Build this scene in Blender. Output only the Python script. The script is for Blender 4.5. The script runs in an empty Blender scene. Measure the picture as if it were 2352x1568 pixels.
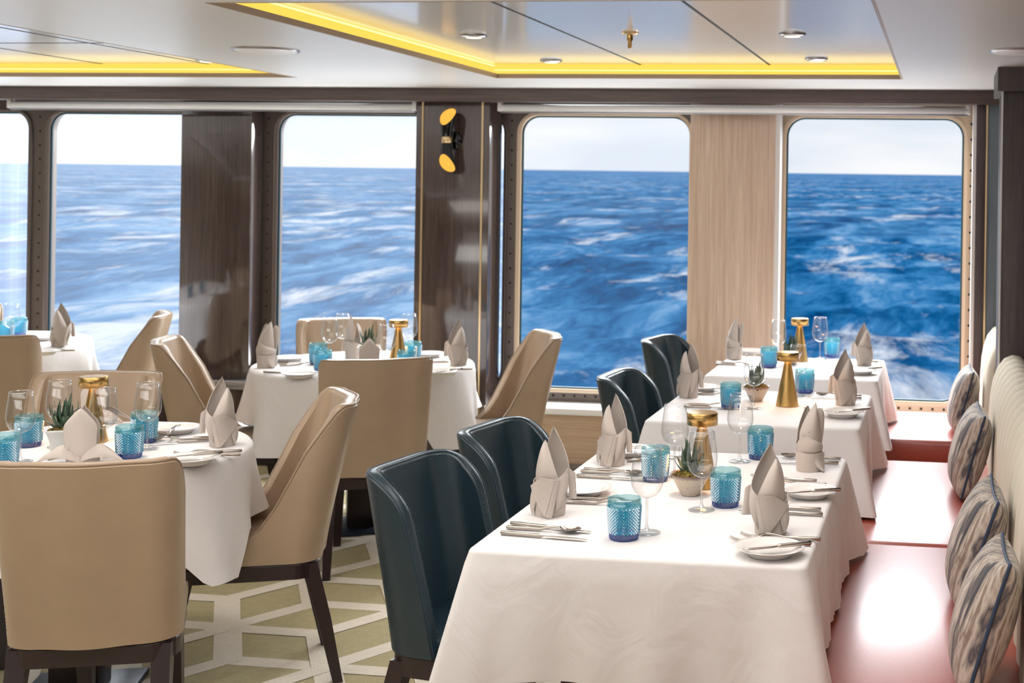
import bpy, bmesh, math, random
from mathutils import Vector, Matrix
PI = math.pi
S = bpy.context.scene
COL = S.collection
rnd = random.Random(7)

# ------------------------------------------------------------------ camera model (metres, room axes: +Y to the sea windows)
F, PX, PY, ROLL, YAW, EYE = 3000.0, 1760.0, 439.0, 0.0148, math.radians(7.78), 1.57
W_, H_ = 2352.0, 1568.0
def ray(x, y):
    a, b = x - PX, y - PY
    u = (a*math.cos(ROLL) + b*math.sin(ROLL))/F; v = (-a*math.sin(ROLL) + b*math.cos(ROLL))/F
    return (-math.sin(YAW) + u*math.cos(YAW), math.cos(YAW) + u*math.sin(YAW), -v)
def at(x, y, z):
    d = ray(x, y); t = (z - EYE)/d[2]
    return (d[0]*t, d[1]*t, z)
def on(x, y, Y):
    d = ray(x, y); t = Y/d[1]
    return (d[0]*t, Y, EYE + d[2]*t)
cam = bpy.data.cameras.new('camera'); camo = bpy.data.objects.new('camera', cam); COL.objects.link(camo)
fwd = Vector((-math.sin(YAW), math.cos(YAW), 0)); rt = Vector((math.cos(YAW), math.sin(YAW), 0)); up = Vector((0, 0, 1))
# the picture's level line drops to the right by ROLL
r2 = rt*math.cos(ROLL) + up*math.sin(ROLL); u2 = -rt*math.sin(ROLL) + up*math.cos(ROLL)
M = Matrix((r2, u2, -fwd)).transposed().to_4x4(); M.translation = Vector((0, 0, EYE)); camo.matrix_world = M
cam.sensor_width = 36; cam.sensor_fit = 'HORIZONTAL'; cam.lens = F/W_*36
cam.shift_x = -(PX - W_/2)/W_; cam.shift_y = (PY - H_/2)/W_
cam.clip_end = 40000; cam.clip_start = 0.05
cam.dof.use_dof = True; cam.dof.focus_distance = 3.35; cam.dof.aperture_fstop = 6.5
S.camera = camo

# ------------------------------------------------------------------ materials
def lin(c):
    return tuple((x/12.92 if x <= .04045 else ((x+.055)/1.055)**2.4) for x in c)
class NT:
    def __init__(s, name):
        s.m = bpy.data.materials.new(name); s.m.use_nodes = True; s.t = s.m.node_tree; s.t.nodes.clear()
        s.out = s.n('ShaderNodeOutputMaterial')
    def n(s, k, **kw):
        n = s.t.nodes.new(k)
        for a, b in kw.items():
            if a in n.inputs: s.set(n, a, b)
            else: setattr(n, a, b)
        return n
    def set(s, n, i, v):
        inp = n.inputs[i]
        if hasattr(v, 'is_output') or isinstance(v, bpy.types.NodeSocket): s.t.links.new(v, inp)
        else:
            if hasattr(inp.default_value, '__len__') and not hasattr(v, '__len__'): v = [v]*len(inp.default_value)
            if hasattr(v, '__len__') and len(inp.default_value) == 4 and len(v) == 3: v = (*v, 1)
            inp.default_value = v
    def coords(s, kind='Object', scale=(1, 1, 1), rot=(0, 0, 0)):
        tc = s.n('ShaderNodeTexCoord'); mp = s.n('ShaderNodeMapping')
        s.t.links.new(tc.outputs[kind], mp.inputs[0]); mp.inputs['Scale'].default_value = scale; mp.inputs['Rotation'].default_value = rot
        return mp.outputs[0]
    def noise(s, vec, scale, detail=3, rough=.5, dist=0):
        n = s.n('ShaderNodeTexNoise'); s.set(n, 'Scale', scale); s.set(n, 'Detail', detail); s.set(n, 'Roughness', rough); s.set(n, 'Distortion', dist)
        s.t.links.new(vec, n.inputs['Vector']); return n.outputs['Fac']
    def ramp(s, fac, stops):
        r = s.n('ShaderNodeValToRGB'); s.t.links.new(fac, r.inputs[0]); e = r.color_ramp.elements
        while len(e) < len(stops): e.new(.5)
        for i, (p, c) in enumerate(stops): e[i].position = p; e[i].color = (*c, 1)
        return r.outputs[0]
    def mixc(s, fac, a, b):
        m = s.n('ShaderNodeMix', data_type='RGBA'); s.set(m, 0, fac); s.set(m, 6, a); s.set(m, 7, b); return m.outputs[2]
    def bump(s, h, strength=.2, dist=.01):
        b = s.n('ShaderNodeBump'); s.set(b, 'Strength', strength); s.set(b, 'Distance', dist); s.t.links.new(h, b.inputs['Height']); return b.outputs[0]
    def math(s, op, a, b=0.0, c=0.0):
        m = s.n('ShaderNodeMath', operation=op); s.set(m, 0, a); s.set(m, 1, b)
        if op in ('MULTIPLY_ADD', 'SMOOTH_MIN'): s.set(m, 2, c)
        return m.outputs[0]
    def done(s, sh):
        s.t.links.new(sh, s.out.inputs[0]); return s.m
    def pbr(s, color, rough=.5, metal=0, normal=None, **kw):
        p = s.n('ShaderNodeBsdfPrincipled'); s.set(p, 'Base Color', color); s.set(p, 'Roughness', rough); s.set(p, 'Metallic', metal)
        if normal is not None: s.set(p, 'Normal', normal)
        for k, v in kw.items(): s.set(p, k.replace('_', ' '), v)
        return p.outputs[0]
def simple(name, c, rough=.5, metal=0, **kw):
    t = NT(name); return t.done(t.pbr(lin(c), rough, metal, **kw))
def leather(name, c, rough=.42, grain=.25, **kw):
    t = NT(name); v = t.coords(); n = t.noise(v, 260, 3); n2 = t.noise(v, 9, 2)
    col = t.mixc(n2, tuple(x*.9 for x in lin(c)), tuple(min(1, x*1.08) for x in lin(c)))
    return t.done(t.pbr(col, rough, 0, t.bump(n, grain, .0015), **kw))
def wood(name, a, b, axis='z', rough=.3, coat=0, scale=1.0):
    t = NT(name); sc = {'z': (26, 26, .9), 'x': (.9, 26, 26), 'y': (26, .9, 26)}[axis]
    v = t.coords('Object', tuple(q*scale for q in sc)); n = t.noise(v, 2.2, 5, .62, .6); n2 = t.noise(v, 7.5, 3, .6)
    f = t.math('MULTIPLY_ADD', n2, .35, t.math('MULTIPLY', n, .75))
    col = t.ramp(f, [(.34, lin(a)), (.74, lin(b))])
    return t.done(t.pbr(col, rough, 0, t.bump(n2, .08, .002), Coat_Weight=coat, Coat_Roughness=.06))
MAT = {}
MAT['beige'] = leather('beige_leather', (.665, .575, .48), .33)
MAT['beige_piping'] = leather('beige_piping', (.60, .51, .42), .36)
MAT['blue'] = leather('blue_leather', (.115, .185, .22), .33, .2)
MAT['blue_seam'] = leather('blue_seam', (.11, .19, .24), .45, .2)
MAT['stitch'] = simple('stitch_thread', (.62, .60, .55), .8)
MAT['leg'] = simple('dark_wood_leg', (.16, .10, .11), .32)
MAT['wood_dark'] = wood('dark_lacquer_wood', (.195, .15, .142), (.34, .28, .26), 'z', .12, 1.0)
MAT['wood_beam'] = wood('dark_beam_wood', (.27, .225, .215), (.41, .35, .335), 'x', .45)
MAT['wood_pillar'] = wood('charcoal_wood', (.22, .19, .19), (.36, .315, .31), 'z', .5)
MAT['wood_light'] = wood('lit_column_wood', (.74, .62, .53), (.88, .79, .70), 'z', .45)  # dark column wood, the light falling on it put into the colour
MAT['wood_light_x'] = wood('light_oak_panel', (.66, .54, .44), (.80, .70, .60), 'x', .45)
MAT['brass_trim'] = simple('brass_trim', (.86, .75, .58), .3, .9)
MAT['steel'] = simple('brushed_steel', (.62, .61, .62), .3, .9)
MAT['white_paint'] = simple('white_paint', (.90, .89, .88), .45)
MAT['ceil'] = simple('ceiling_white', (.90, .895, .885), .34)
MAT['seam'] = simple('dark_seam', (.10, .09, .085), .6)
MAT['lip'] = simple('bronze_lip', (.66, .57, .46), .4)
MAT['mirror'] = simple('polished_trim', (.88, .88, .88), .06, 1)
MAT['chrome'] = simple('cutlery_steel', (.70, .665, .63), .14, 1)
MAT['porcelain'] = simple('porcelain', (.90, .885, .87), .10)
MAT['pot_white'] = simple('white_ceramic', (.90, .90, .89), .18)
MAT['black'] = simple('gloss_black', (.03, .035, .045), .12)
MAT['base_metal'] = simple('table_base_metal', (.16, .20, .26), .4, .4)
MAT['bolt'] = simple('bolt_dark', (.16, .13, .11), .5)
MAT['rubber'] = simple('window_gasket', (.12, .30, .36), .4)
MAT['cream'] = None
def m_emit(name, c, s):
    t = NT(name); e = t.n('ShaderNodeEmission'); t.set(e, 0, lin(c)); t.set(e, 1, s); return t.done(e.outputs[0])
MAT['cove'] = m_emit('cove_glow', (1, .84, .36), 1.0)
MAT['cove_hot'] = m_emit('cove_led_line', (1, .93, .62), 1.35)
MAT['lampglow'] = m_emit('lamp_glow', (1, .70, .36), 26.0)
MAT['dl_glow'] = m_emit('downlight_glow', (1, .96, .86), 1.5)
MAT['shade_gold'] = m_emit('sconce_inner_glow', (1, .73, .30), 1.0)
def _brass():
    t = NT('brushed_brass'); v = t.coords('Object', (1, 1, .02)); n = t.noise(v, 90, 2)
    col = t.ramp(n, [(.3, lin((.72, .58, .35))), (.7, lin((.80, .66, .42)))])
    return t.done(t.pbr(col, .27, 1))
MAT['brass'] = _brass()
def _cloth(name, c, k=1.0, fine=.06):
    t = NT(name); v = t.coords(); n = t.noise(v, 7, 3, .5, 1.2); n2 = t.noise(v, 420, 1)
    b = t.bump(n, .22*k, .03); bb = t.n('ShaderNodeBump'); t.set(bb, 'Strength', fine); t.set(bb, 'Distance', .002)
    t.t.links.new(n2, bb.inputs['Height']); t.t.links.new(b, bb.inputs['Normal'])
    return t.done(t.pbr(lin(c), .85, 0, bb.outputs[0], Sheen_Weight=.15))
MAT['cloth'] = _cloth('white_linen', (.905, .89, .885), .8)
MAT['napkin'] = _cloth('taupe_linen', (.745, .70, .665), .25, .12)
MAT['tag_black'] = simple('care_label_ink', (.10, .10, .11), .8)
def _cream():
    t = NT('cream_fabric'); v = t.coords(); n = t.noise(v, 600, 2)
    return t.done(t.pbr(t.mixc(n, lin((.80, .765, .69)), lin((.90, .87, .80))), .9, 0, t.bump(n, .3, .002)))
MAT['cream'] = _cream()
def _red():
    t = NT('red_leather'); v = t.coords(); n = t.noise(v, 220, 3); n2 = t.noise(v, 4, 2)
    return t.done(t.pbr(t.mixc(n2, lin((.60, .22, .15)), lin((.68, .27, .19))), .42, 0, t.bump(n, .3, .0015), Specular_IOR_Level=.9, Coat_Weight=.55, Coat_Roughness=.27, Coat_IOR=1.8))
MAT['red'] = _red()
def _pillow():
    t = NT('striped_pillow_fabric'); v = t.coords('Object', (.35, 1, .13)); n = t.noise(v, 15, 3, .6, .7)
    v2 = t.coords('Object', (.6, 1, .2)); n2 = t.noise(v2, 70, 2)
    f = t.math('MULTIPLY_ADD', n2, .20, t.math('MULTIPLY', n, .88))
    col = t.ramp(f, [(.38, lin((.20, .22, .27))), (.45, lin((.40, .36, .34))), (.49, lin((.76, .71, .66))), (.54, lin((.50, .43, .38))), (.60, lin((.80, .76, .71))), (.66, lin((.33, .32, .34))), (.74, lin((.72, .66, .60)))])
    return t.done(t.pbr(col, .8, 0, t.bump(n2, .2, .003), Sheen_Weight=.2))
MAT['pillow'] = _pillow()
MAT['piping_blue'] = simple('navy_piping', (.17, .24, .34), .6)
def _carpet(name, a, b):
    t = NT(name); v = t.coords(); n = t.noise(v, 170, 3, .7); n2 = t.noise(v, 30, 2)
    col = t.mixc(t.math('MULTIPLY_ADD', n2, .4, t.math('MULTIPLY', n, .7)), lin(a), lin(b))
    return t.done(t.pbr(col, .95, 0, t.bump(n, .6, .006)))
MAT['carpet'] = _carpet('olive_carpet', (.56, .51, .35), (.79, .74, .58))
MAT['carpet_line'] = _carpet('cream_carpet_band', (.82, .77, .68), (.96, .92, .86))
def _grey_stripe():
    t = NT('grey_ribbed_panel'); v = t.coords('Object', (1, 1, .02)); n = t.noise(v, 130, 2)
    return t.done(t.pbr(t.mixc(n, lin((.34, .39, .42)), lin((.50, .55, .58))), .4))
MAT['grey_rib'] = _grey_stripe()
def _coffer():
    t = NT('gloss_coffer_panel'); v = t.coords('Object', (1, .04, 1)); n = t.noise(v, 60, 2)
    return t.done(t.pbr(lin((.95, .945, .94)), .3, 0, t.bump(n, .015, .002), Coat_Weight=.8, Coat_Roughness=.12, Coat_IOR=1.6))
MAT['coffer'] = _coffer()
# clear thin glass: sees through, bright towards its edge
def thin_glass(name, tint=(1, 1, 1), edge=.55, spec=.05, edge_col=(.9, .94, .97), dark=.42):
    t = NT(name); lw = t.n('ShaderNodeLayerWeight'); t.set(lw, 'Blend', .28)
    tr = t.n('ShaderNodeBsdfTransparent'); t.set(tr, 0, t.mixc(t.math('POWER', lw.outputs['Facing'], 1.6), tint, tuple(q*dark for q in tint)))
    gl = t.n('ShaderNodeBsdfGlossy'); t.set(gl, 'Roughness', .03); t.set(gl, 0, edge_col)
    tl = t.n('ShaderNodeBsdfTranslucent'); t.set(tl, 0, (.9, .93, .95))
    df = t.n('ShaderNodeBsdfDiffuse'); t.set(df, 0, (.92, .94, .96))
    md = t.n('ShaderNodeMixShader'); t.set(md, 0, .5); t.t.links.new(tl.outputs[0], md.inputs[1]); t.t.links.new(df.outputs[0], md.inputs[2])
    p4 = t.math('POWER', lw.outputs['Facing'], 3.0)
    e = t.math('MULTIPLY', p4, edge)
    fr = t.math('MULTIPLY_ADD', t.math('POWER', lw.outputs['Facing'], 2.5), .5, spec)
    m1 = t.n('ShaderNodeMixShader'); t.t.links.new(fr, m1.inputs[0]); t.t.links.new(tr.outputs[0], m1.inputs[1]); t.t.links.new(gl.outputs[0], m1.inputs[2])
    m2 = t.n('ShaderNodeMixShader'); t.t.links.new(e, m2.inputs[0]); t.t.links.new(m1.outputs[0], m2.inputs[1]); t.t.links.new(md.outputs[0], m2.inputs[2])
    return t.done(m2.outputs[0])
MAT['glass'] = thin_glass('wine_glass', (.975, .98, .98), .55, .08)
def tumbler_mat(name, deep, body, spec=.12, dens=.38):
    t = NT(name)
    tr = t.n('ShaderNodeBsdfTransparent'); t.set(tr, 0, lin(deep))
    tl = t.n('ShaderNodeBsdfTranslucent'); t.set(tl, 0, lin(body)); df = t.n('ShaderNodeBsdfDiffuse'); t.set(df, 0, lin(body))
    gl = t.n('ShaderNodeBsdfGlossy'); t.set(gl, 'Roughness', .06)
    def mx(f, a, b):
        m = t.n('ShaderNodeMixShader'); t.set(m, 0, f); t.t.links.new(a, m.inputs[1]); t.t.links.new(b, m.inputs[2]); return m.outputs[0]
    lw = t.n('ShaderNodeLayerWeight'); t.set(lw, 'Blend', .25)
    d = mx(.6, df.outputs[0], tl.outputs[0]); a = mx(dens, tr.outputs[0], d)
    f = t.math('MULTIPLY_ADD', t.math('POWER', lw.outputs['Facing'], 3.0), .4, spec)
    return t.done(mx(f, a, gl.outputs[0]))
MAT['tumbler'] = tumbler_mat('aqua_cut_glass', (.42, .82, .91), (.16, .77, .91), .34, .60)
MAT['tumbler_rim'] = tumbler_mat('aqua_rim_glass', (.78, .92, .94), (.45, .78, .82), .12, .22)
MAT['tumbler_base'] = tumbler_mat('blue_base_glass', (.16, .48, .76), (.03, .36, .70), .12, .45)
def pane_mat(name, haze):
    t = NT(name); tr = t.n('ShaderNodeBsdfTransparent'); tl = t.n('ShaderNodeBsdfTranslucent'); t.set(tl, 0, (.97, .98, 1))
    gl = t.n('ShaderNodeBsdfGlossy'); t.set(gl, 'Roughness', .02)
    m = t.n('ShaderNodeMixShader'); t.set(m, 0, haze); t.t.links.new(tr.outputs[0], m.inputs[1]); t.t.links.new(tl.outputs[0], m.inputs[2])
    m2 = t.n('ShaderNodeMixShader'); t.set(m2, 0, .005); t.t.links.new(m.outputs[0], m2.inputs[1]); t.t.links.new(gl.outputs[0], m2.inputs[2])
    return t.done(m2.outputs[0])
def _bowl():
    t = NT('speckled_stoneware'); v = t.coords(); n = t.noise(v, 150, 3, .7); sp = t.ramp(n, [(.30, lin((.42, .36, .30))), (.40, lin((.78, .72, .65)))])
    z = t.n('ShaderNodeSeparateXYZ'); t.t.links.new(v, z.inputs[0])
    rim = t.n('ShaderNodeMapRange'); t.set(rim, 0, z.outputs[2]); t.set(rim, 1, .046); t.set(rim, 2, .058)
    return t.done(t.pbr(t.mixc(rim.outputs[0], sp, lin((.38, .27, .24))), .32))
MAT['bowl'] = _bowl()
def _leaf():
    t = NT('succulent_leaf'); v = t.coords(); n = t.noise(v, 60, 2)
    return t.done(t.pbr(t.mixc(n, lin((.12, .22, .15)), lin((.36, .44, .36))), .4))
MAT['leaf'] = _leaf()
def _moss():
    t = NT('moss'); v = t.coords(); n = t.noise(v, 90, 3, .7)
    return t.done(t.pbr(t.ramp(n, [(.3, lin((.16, .12, .06))), (.5, lin((.42, .34, .14))), (.66, lin((.66, .60, .28)))]), .95, 0, t.bump(n, .9, .01)))
MAT['moss'] = _moss()
MAT['blind'] = None
def _blind():
    t = NT('white_blind_fabric'); return t.done(t.pbr(lin((.98, .98, .985)), .5))
MAT['blind'] = _blind()
def _hazy():
    t = NT('reflection_haze'); v = t.coords('Object', (1, 1, .01)); n = t.noise(v, 22, 3, .7)
    tr = t.n('ShaderNodeBsdfTransparent'); tl = t.n('ShaderNodeBsdfTranslucent'); t.set(tl, 0, t.mixc(n, lin((.50, .55, .70)), lin((.80, .82, .90))))
    f = t.math('MULTIPLY_ADD', n, .16, .05)
    m = t.n('ShaderNodeMixShader'); t.t.links.new(f, m.inputs[0]); t.t.links.new(tr.outputs[0], m.inputs[1]); t.t.links.new(tl.outputs[0], m.inputs[2])
    return t.done(m.outputs[0])
MAT['hazy'] = _hazy()
MAT['frame'] = simple('window_frame_paint', (.40, .355, .33), .36, .35)
MAT['frame_lit'] = simple('window_frame_cream', (.86, .77, .66), .4)  # lit copy of the backlit frame paint above, light put into its colour
def _sea():
    t = NT('sea_water'); v = t.coords()
    # swell, chop and foam in metres
    va = t.coords('Object', (1, .33, 1)); n1 = t.noise(va, .085, 6, .60, .9); n2 = t.noise(va, .020, 3, .5); n3 = t.noise(va, .42, 5, .7, .8)
    f = t.math('MULTIPLY_ADD', n3, .34, t.math('MULTIPLY_ADD', n2, .26, t.math('MULTIPLY', n1, .62)))
    col = t.ramp(f, [(.46, lin((.0, .24, .44))), (.55, lin((.06, .40, .63))), (.63, lin((.24, .55, .78))), (.73, lin((.55, .74, .90)))])
    v2 = t.coords('Object', (1, .34, 1)); f1 = t.noise(v2, .105, 8, .70, .4); f2 = t.noise(v, .010, 2)
    foam = t.math('MULTIPLY_ADD', f2, .40, f1)
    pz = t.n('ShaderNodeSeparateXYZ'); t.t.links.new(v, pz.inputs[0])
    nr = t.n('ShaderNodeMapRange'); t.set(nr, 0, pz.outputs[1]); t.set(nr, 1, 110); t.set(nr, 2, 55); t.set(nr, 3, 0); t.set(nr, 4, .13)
    lf = t.n('ShaderNodeMapRange'); t.set(lf, 0, t.math('DIVIDE', pz.outputs[0], pz.outputs[1])); t.set(lf, 1, -.33); t.set(lf, 2, -.6); t.set(lf, 3, 0); t.set(lf, 4, .045)  # more foam to the left, partly sun glint painted into the colour
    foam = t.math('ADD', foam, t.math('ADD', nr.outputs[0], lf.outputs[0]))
    fm = t.n('ShaderNodeMapRange'); t.set(fm, 0, foam); t.set(fm, 1, .75); t.set(fm, 2, .88)
    col2 = t.mixc(fm.outputs[0], col, lin((.93, .95, .98)))
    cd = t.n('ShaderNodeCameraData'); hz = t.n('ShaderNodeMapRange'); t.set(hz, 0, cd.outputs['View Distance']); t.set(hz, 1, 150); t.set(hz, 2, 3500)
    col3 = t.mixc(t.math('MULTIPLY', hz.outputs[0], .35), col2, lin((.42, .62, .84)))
    d = t.n('ShaderNodeBsdfDiffuse'); t.t.links.new(col3, d.inputs[0])
    return t.done(d.outputs[0])
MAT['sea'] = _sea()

# ------------------------------------------------------------------ mesh helpers
class MB:
    def __init__(s): s.v = []; s.f = []; s.mi = []; s.sm = []
    def add(s, v, f, mi=0, smooth=True):
        o = len(s.v); s.v += [tuple(p) for p in v]; s.f += [tuple(i+o for i in q) for q in f]; s.mi += [mi]*len(f); s.sm += [smooth]*len(f); return s
    def box(s, x0, x1, y0, y1, z0, z1, mi=0, bev=0, seg=2):
        bm = bmesh.new(); bmesh.ops.create_cube(bm, size=1)
        for q in bm.verts: q.co = ((x0+x1)/2+q.co.x*(x1-x0), (y0+y1)/2+q.co.y*(y1-y0), (z0+z1)/2+q.co.z*(z1-z0))
        if bev: bmesh.ops.bevel(bm, geom=bm.edges[:], offset=bev, segments=seg, affect='EDGES', profile=.5)
        bm.verts.index_update(); s.add([q.co[:] for q in bm.verts], [[w.index for w in f.verts] for f in bm.faces], mi, bool(bev)); bm.free(); return s
    def grid(s, P, mi=0, cu=False, cv=False, smooth=True):
        nv = len(P); nu = len(P[0]); f = []
        for j in range(nv - (0 if cv else 1)):
            for i in range(nu - (0 if cu else 1)):
                f.append((j*nu+i, j*nu+(i+1) % nu, ((j+1) % nv)*nu+(i+1) % nu, ((j+1) % nv)*nu+i))
        return s.add([p for r in P for p in r], f, mi, smooth)
    def lathe(s, prof, n=32, c=(0, 0, 0), mi=0, smooth=True, sx=1, sy=1):
        return s.grid([[(c[0]+r*sx*math.cos(2*PI*i/n), c[1]+r*sy*math.sin(2*PI*i/n), c[2]+z) for i in range(n)] for r, z in prof], mi, cu=True, smooth=smooth)
    def tube(s, pts, r, n=8, mi=0, closed=False, rf=None):
        P = [Vector(p) for p in pts]; L = len(P); rows = []; prev = None
        for i in range(L):
            a = P[(i-1) % L] if (closed or i > 0) else P[i]; b = P[(i+1) % L] if (closed or i < L-1) else P[i]
            t = (b-a)
            t = t.normalized() if t.length > 1e-9 else Vector((0, 0, 1))
            if prev is None:
                prev = t.orthogonal().normalized()
            x = (prev - t*prev.dot(t)); x = x.normalized() if x.length > 1e-6 else t.orthogonal().normalized(); prev = x; y = t.cross(x)
            rr = r if rf is None else rf(i/(L-1))
            rows.append([P[i] + x*rr*math.cos(2*PI*k/n) + y*rr*math.sin(2*PI*k/n) for k in range(n)])
        s.grid(rows, mi, cu=True, cv=closed)
        if not closed:
            s.add(rows[0], [tuple(range(n))[::-1]], mi); s.add(rows[-1], [tuple(range(n))], mi)
        return s
    def xf(s, m, start=0):
        for i in range(start, len(s.v)): s.v[i] = tuple(m @ Vector(s.v[i]))
        return s
    def mesh(s, name, mats):
        m = bpy.data.meshes.new(name); m.from_pydata(s.v, [], s.f)
        for q in mats: m.materials.append(q)
        m.polygons.foreach_set('material_index', s.mi); m.polygons.foreach_set('use_smooth', s.sm)
        bm = bmesh.new(); bm.from_mesh(m); bmesh.ops.recalc_face_normals(bm, faces=bm.faces); bm.to_mesh(m); bm.free()
        m.update(); return m
    def obj(s, name, mats, parent=None):
        if not isinstance(mats, (list, tuple)): mats = [mats]
        return link(name, s.mesh(name, mats), parent)
def link(name, mesh, parent=None):
    o = bpy.data.objects.new(name, mesh); COL.objects.link(o)
    if parent is not None: o.parent = parent
    return o
def tag(o, label, cat, group=None):
    o['label'] = label; o['category'] = cat
    if group: o['group'] = group
    return o
def struct(o): o['kind'] = 'structure'; return o
def empty(name, loc=(0, 0, 0), rz=0):
    o = bpy.data.objects.new(name, None); COL.objects.link(o); o.location = loc; o.rotation_euler = (0, 0, rz); o.empty_display_size = .05; return o
def copy_tree(o, parent=None):
    c = o.copy(); COL.objects.link(c); c.parent = parent
    if parent is not None: c.matrix_parent_inverse = o.matrix_parent_inverse.copy()
    for ch in KIDS.get(o.name, []):
        copy_tree(bpy.data.objects[ch], c)
    KIDS[c.name] = [k.name for k in COL.objects if k.parent == c]
    return c
KIDS = {}
def proto_done(o):
    KIDS[o.name] = [k.name for k in COL.objects if k.parent == o]
    for k in KIDS[o.name]: proto_done(bpy.data.objects[k])
PROTO = {}
USED = set()
def make(kind, loc, rz, label, cat, group=None, scale=None):
    """first call places the object built for that kind, later calls copy it with its parts"""
    p = PROTO[kind]
    if kind in USED: o = copy_tree(p)
    else: o = p; USED.add(kind)
    o.location = loc; o.rotation_euler = (0, 0, rz)
    if scale: o.scale = scale
    for k in ('label', 'category', 'group'):
        if k in o: del o[k]
    return tag(o, label, cat, group)
def lerp(a, b, t): return a+(b-a)*t
def curve(tab, x):
    for (a, fa), (b, fb) in zip(tab, tab[1:]):
        if x <= b or (b, fb) == tab[-1]:
            t = max(0, min(1, (x-a)/(b-a))); return lerp(fa, fb, t)

# ------------------------------------------------------------------ the setting
CEIL, WALLY, WINY = 2.10, 6.78, 7.0
XL, XR, YB = -7.2, .42, -1.6
# floor: one carpet with its woven lattice
fl = MB(); fl.add([(XL, YB, 0), (XR, YB, 0), (XR, 7.1, 0), (XL, 7.1, 0)], [(0, 1, 2, 3)], 0, False)
def band(p, q, w=.078, z=.001):
    d = (Vector(q)-Vector(p)).normalized(); n = Vector((-d.y, d.x))*w/2; e = d*w*.28
    a = Vector(p)-e; b = Vector(q)+e
    fl.add([(a.x+n.x, a.y+n.y, z), (b.x+n.x, b.y+n.y, z), (b.x-n.x, b.y-n.y, z), (a.x-n.x, a.y-n.y, z)], [(3, 2, 1, 0)], 1, False)
EDGE = .345
def rotd(a, l): return Vector((math.cos(math.radians(a))*l, math.sin(math.radians(a))*l))
A0 = Vector((-2.49, 4.325))
t1 = rotd(0, EDGE)-rotd(120, EDGE); t2 = rotd(0, EDGE)-rotd(240, EDGE)
for LV, sh in enumerate((Vector((0, 0)), rotd(120.6, .335))):
    for i in range(-9, 12):
        for j in range(-9, 12):
            v = A0 + sh + t1*i + t2*j
            if not (-4.4 < v.x < 0 and 1.8 < v.y < 6.6): continue
            for a, l in ((180, EDGE), (60, EDGE), (-60, EDGE)): band(v[:], (v+rotd(a, l))[:], .09 if a == -60 else .075, .0006+.0004*(LV*3+(180, 60, -60).index(a)))
struct(fl.obj('floor', [MAT['carpet'], MAT['carpet_line']]))
# outer walls (behind the camera and at the sides)
struct(MB().box(XL, XR, YB-.1, YB, 0, CEIL+.3).obj('wall_back', MAT['white_paint']))
struct(MB().box(XL-.1, XL, YB, 7.1, 0, CEIL+.3).obj('wall_left', MAT['white_paint']))
struct(MB().box(XR, XR+.1, YB, 7.1, 0, CEIL+.3).obj('wall_right', MAT['wood_dark']))
# window wall with rounded openings
WINS = [(-6.65, -5.30), (-5.215, -3.87), (-3.79, -2.413), (-2.35, -1.365), (-.866, .112)]
ZB, ZT, RC = .447, 1.985, .115
def rrect(x0, x1, z0, z1, r, n=8):
    p = []
    for cx, cz, a0 in ((x1-r, z1-r, 0), (x0+r, z1-r, 90), (x0+r, z0+r, 180), (x1-r, z0+r, 270)):
        for i in range(n+1):
            a = math.radians(a0+90*i/n); p.append((cx+r*math.cos(a), cz+r*math.sin(a)))
    return p
wf = MB()
edges = [XL] + [(a[1]+b[0])/2 for a, b in zip(WINS, WINS[1:])] + [XR]
Z0, Z1 = .36, 2.10
for k, (x0, x1) in enumerate(WINS):
    c0, c1 = edges[k], edges[k+1]; pi = rrect(x0, x1, ZB, ZT, RC); po = []
    cx, cz = (x0+x1)/2, (ZB+ZT)/2
    corners = [(c1, Z1), (c0, Z1), (c0, Z0), (c1, Z0)]; n9 = 9
    for qi in range(4):
        for i in range(n9):
            x, z = pi[qi*n9+i]
            if qi == 0: o = (c1, z) if i < n9//2 else ((x, Z1) if i > n9//2 else corners[0])
            if qi == 1: o = (x, Z1) if i < n9//2 else ((c0, z) if i > n9//2 else corners[1])
            if qi == 2: o = (c0, z) if i < n9//2 else ((x, Z0) if i > n9//2 else corners[2])
            if qi == 3: o = (x, Z0) if i < n9//2 else ((c1, z) if i > n9//2 else corners[3])
            po.append(o)
    wf.grid([[(x, WINY, z) for x, z in po], [(x, WINY, z) for x, z in pi], [(x, WINY+.10, z) for x, z in pi]], 1 if k == 4 else 0, cu=True, smooth=False)
struct(wf.obj('wall_window_side', [MAT['frame'], MAT['frame_lit']]))
GLARE_HAZE = [.045, .04, .03, .006, .0]  # left panes whitened to stand in for glancing reflections
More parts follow.
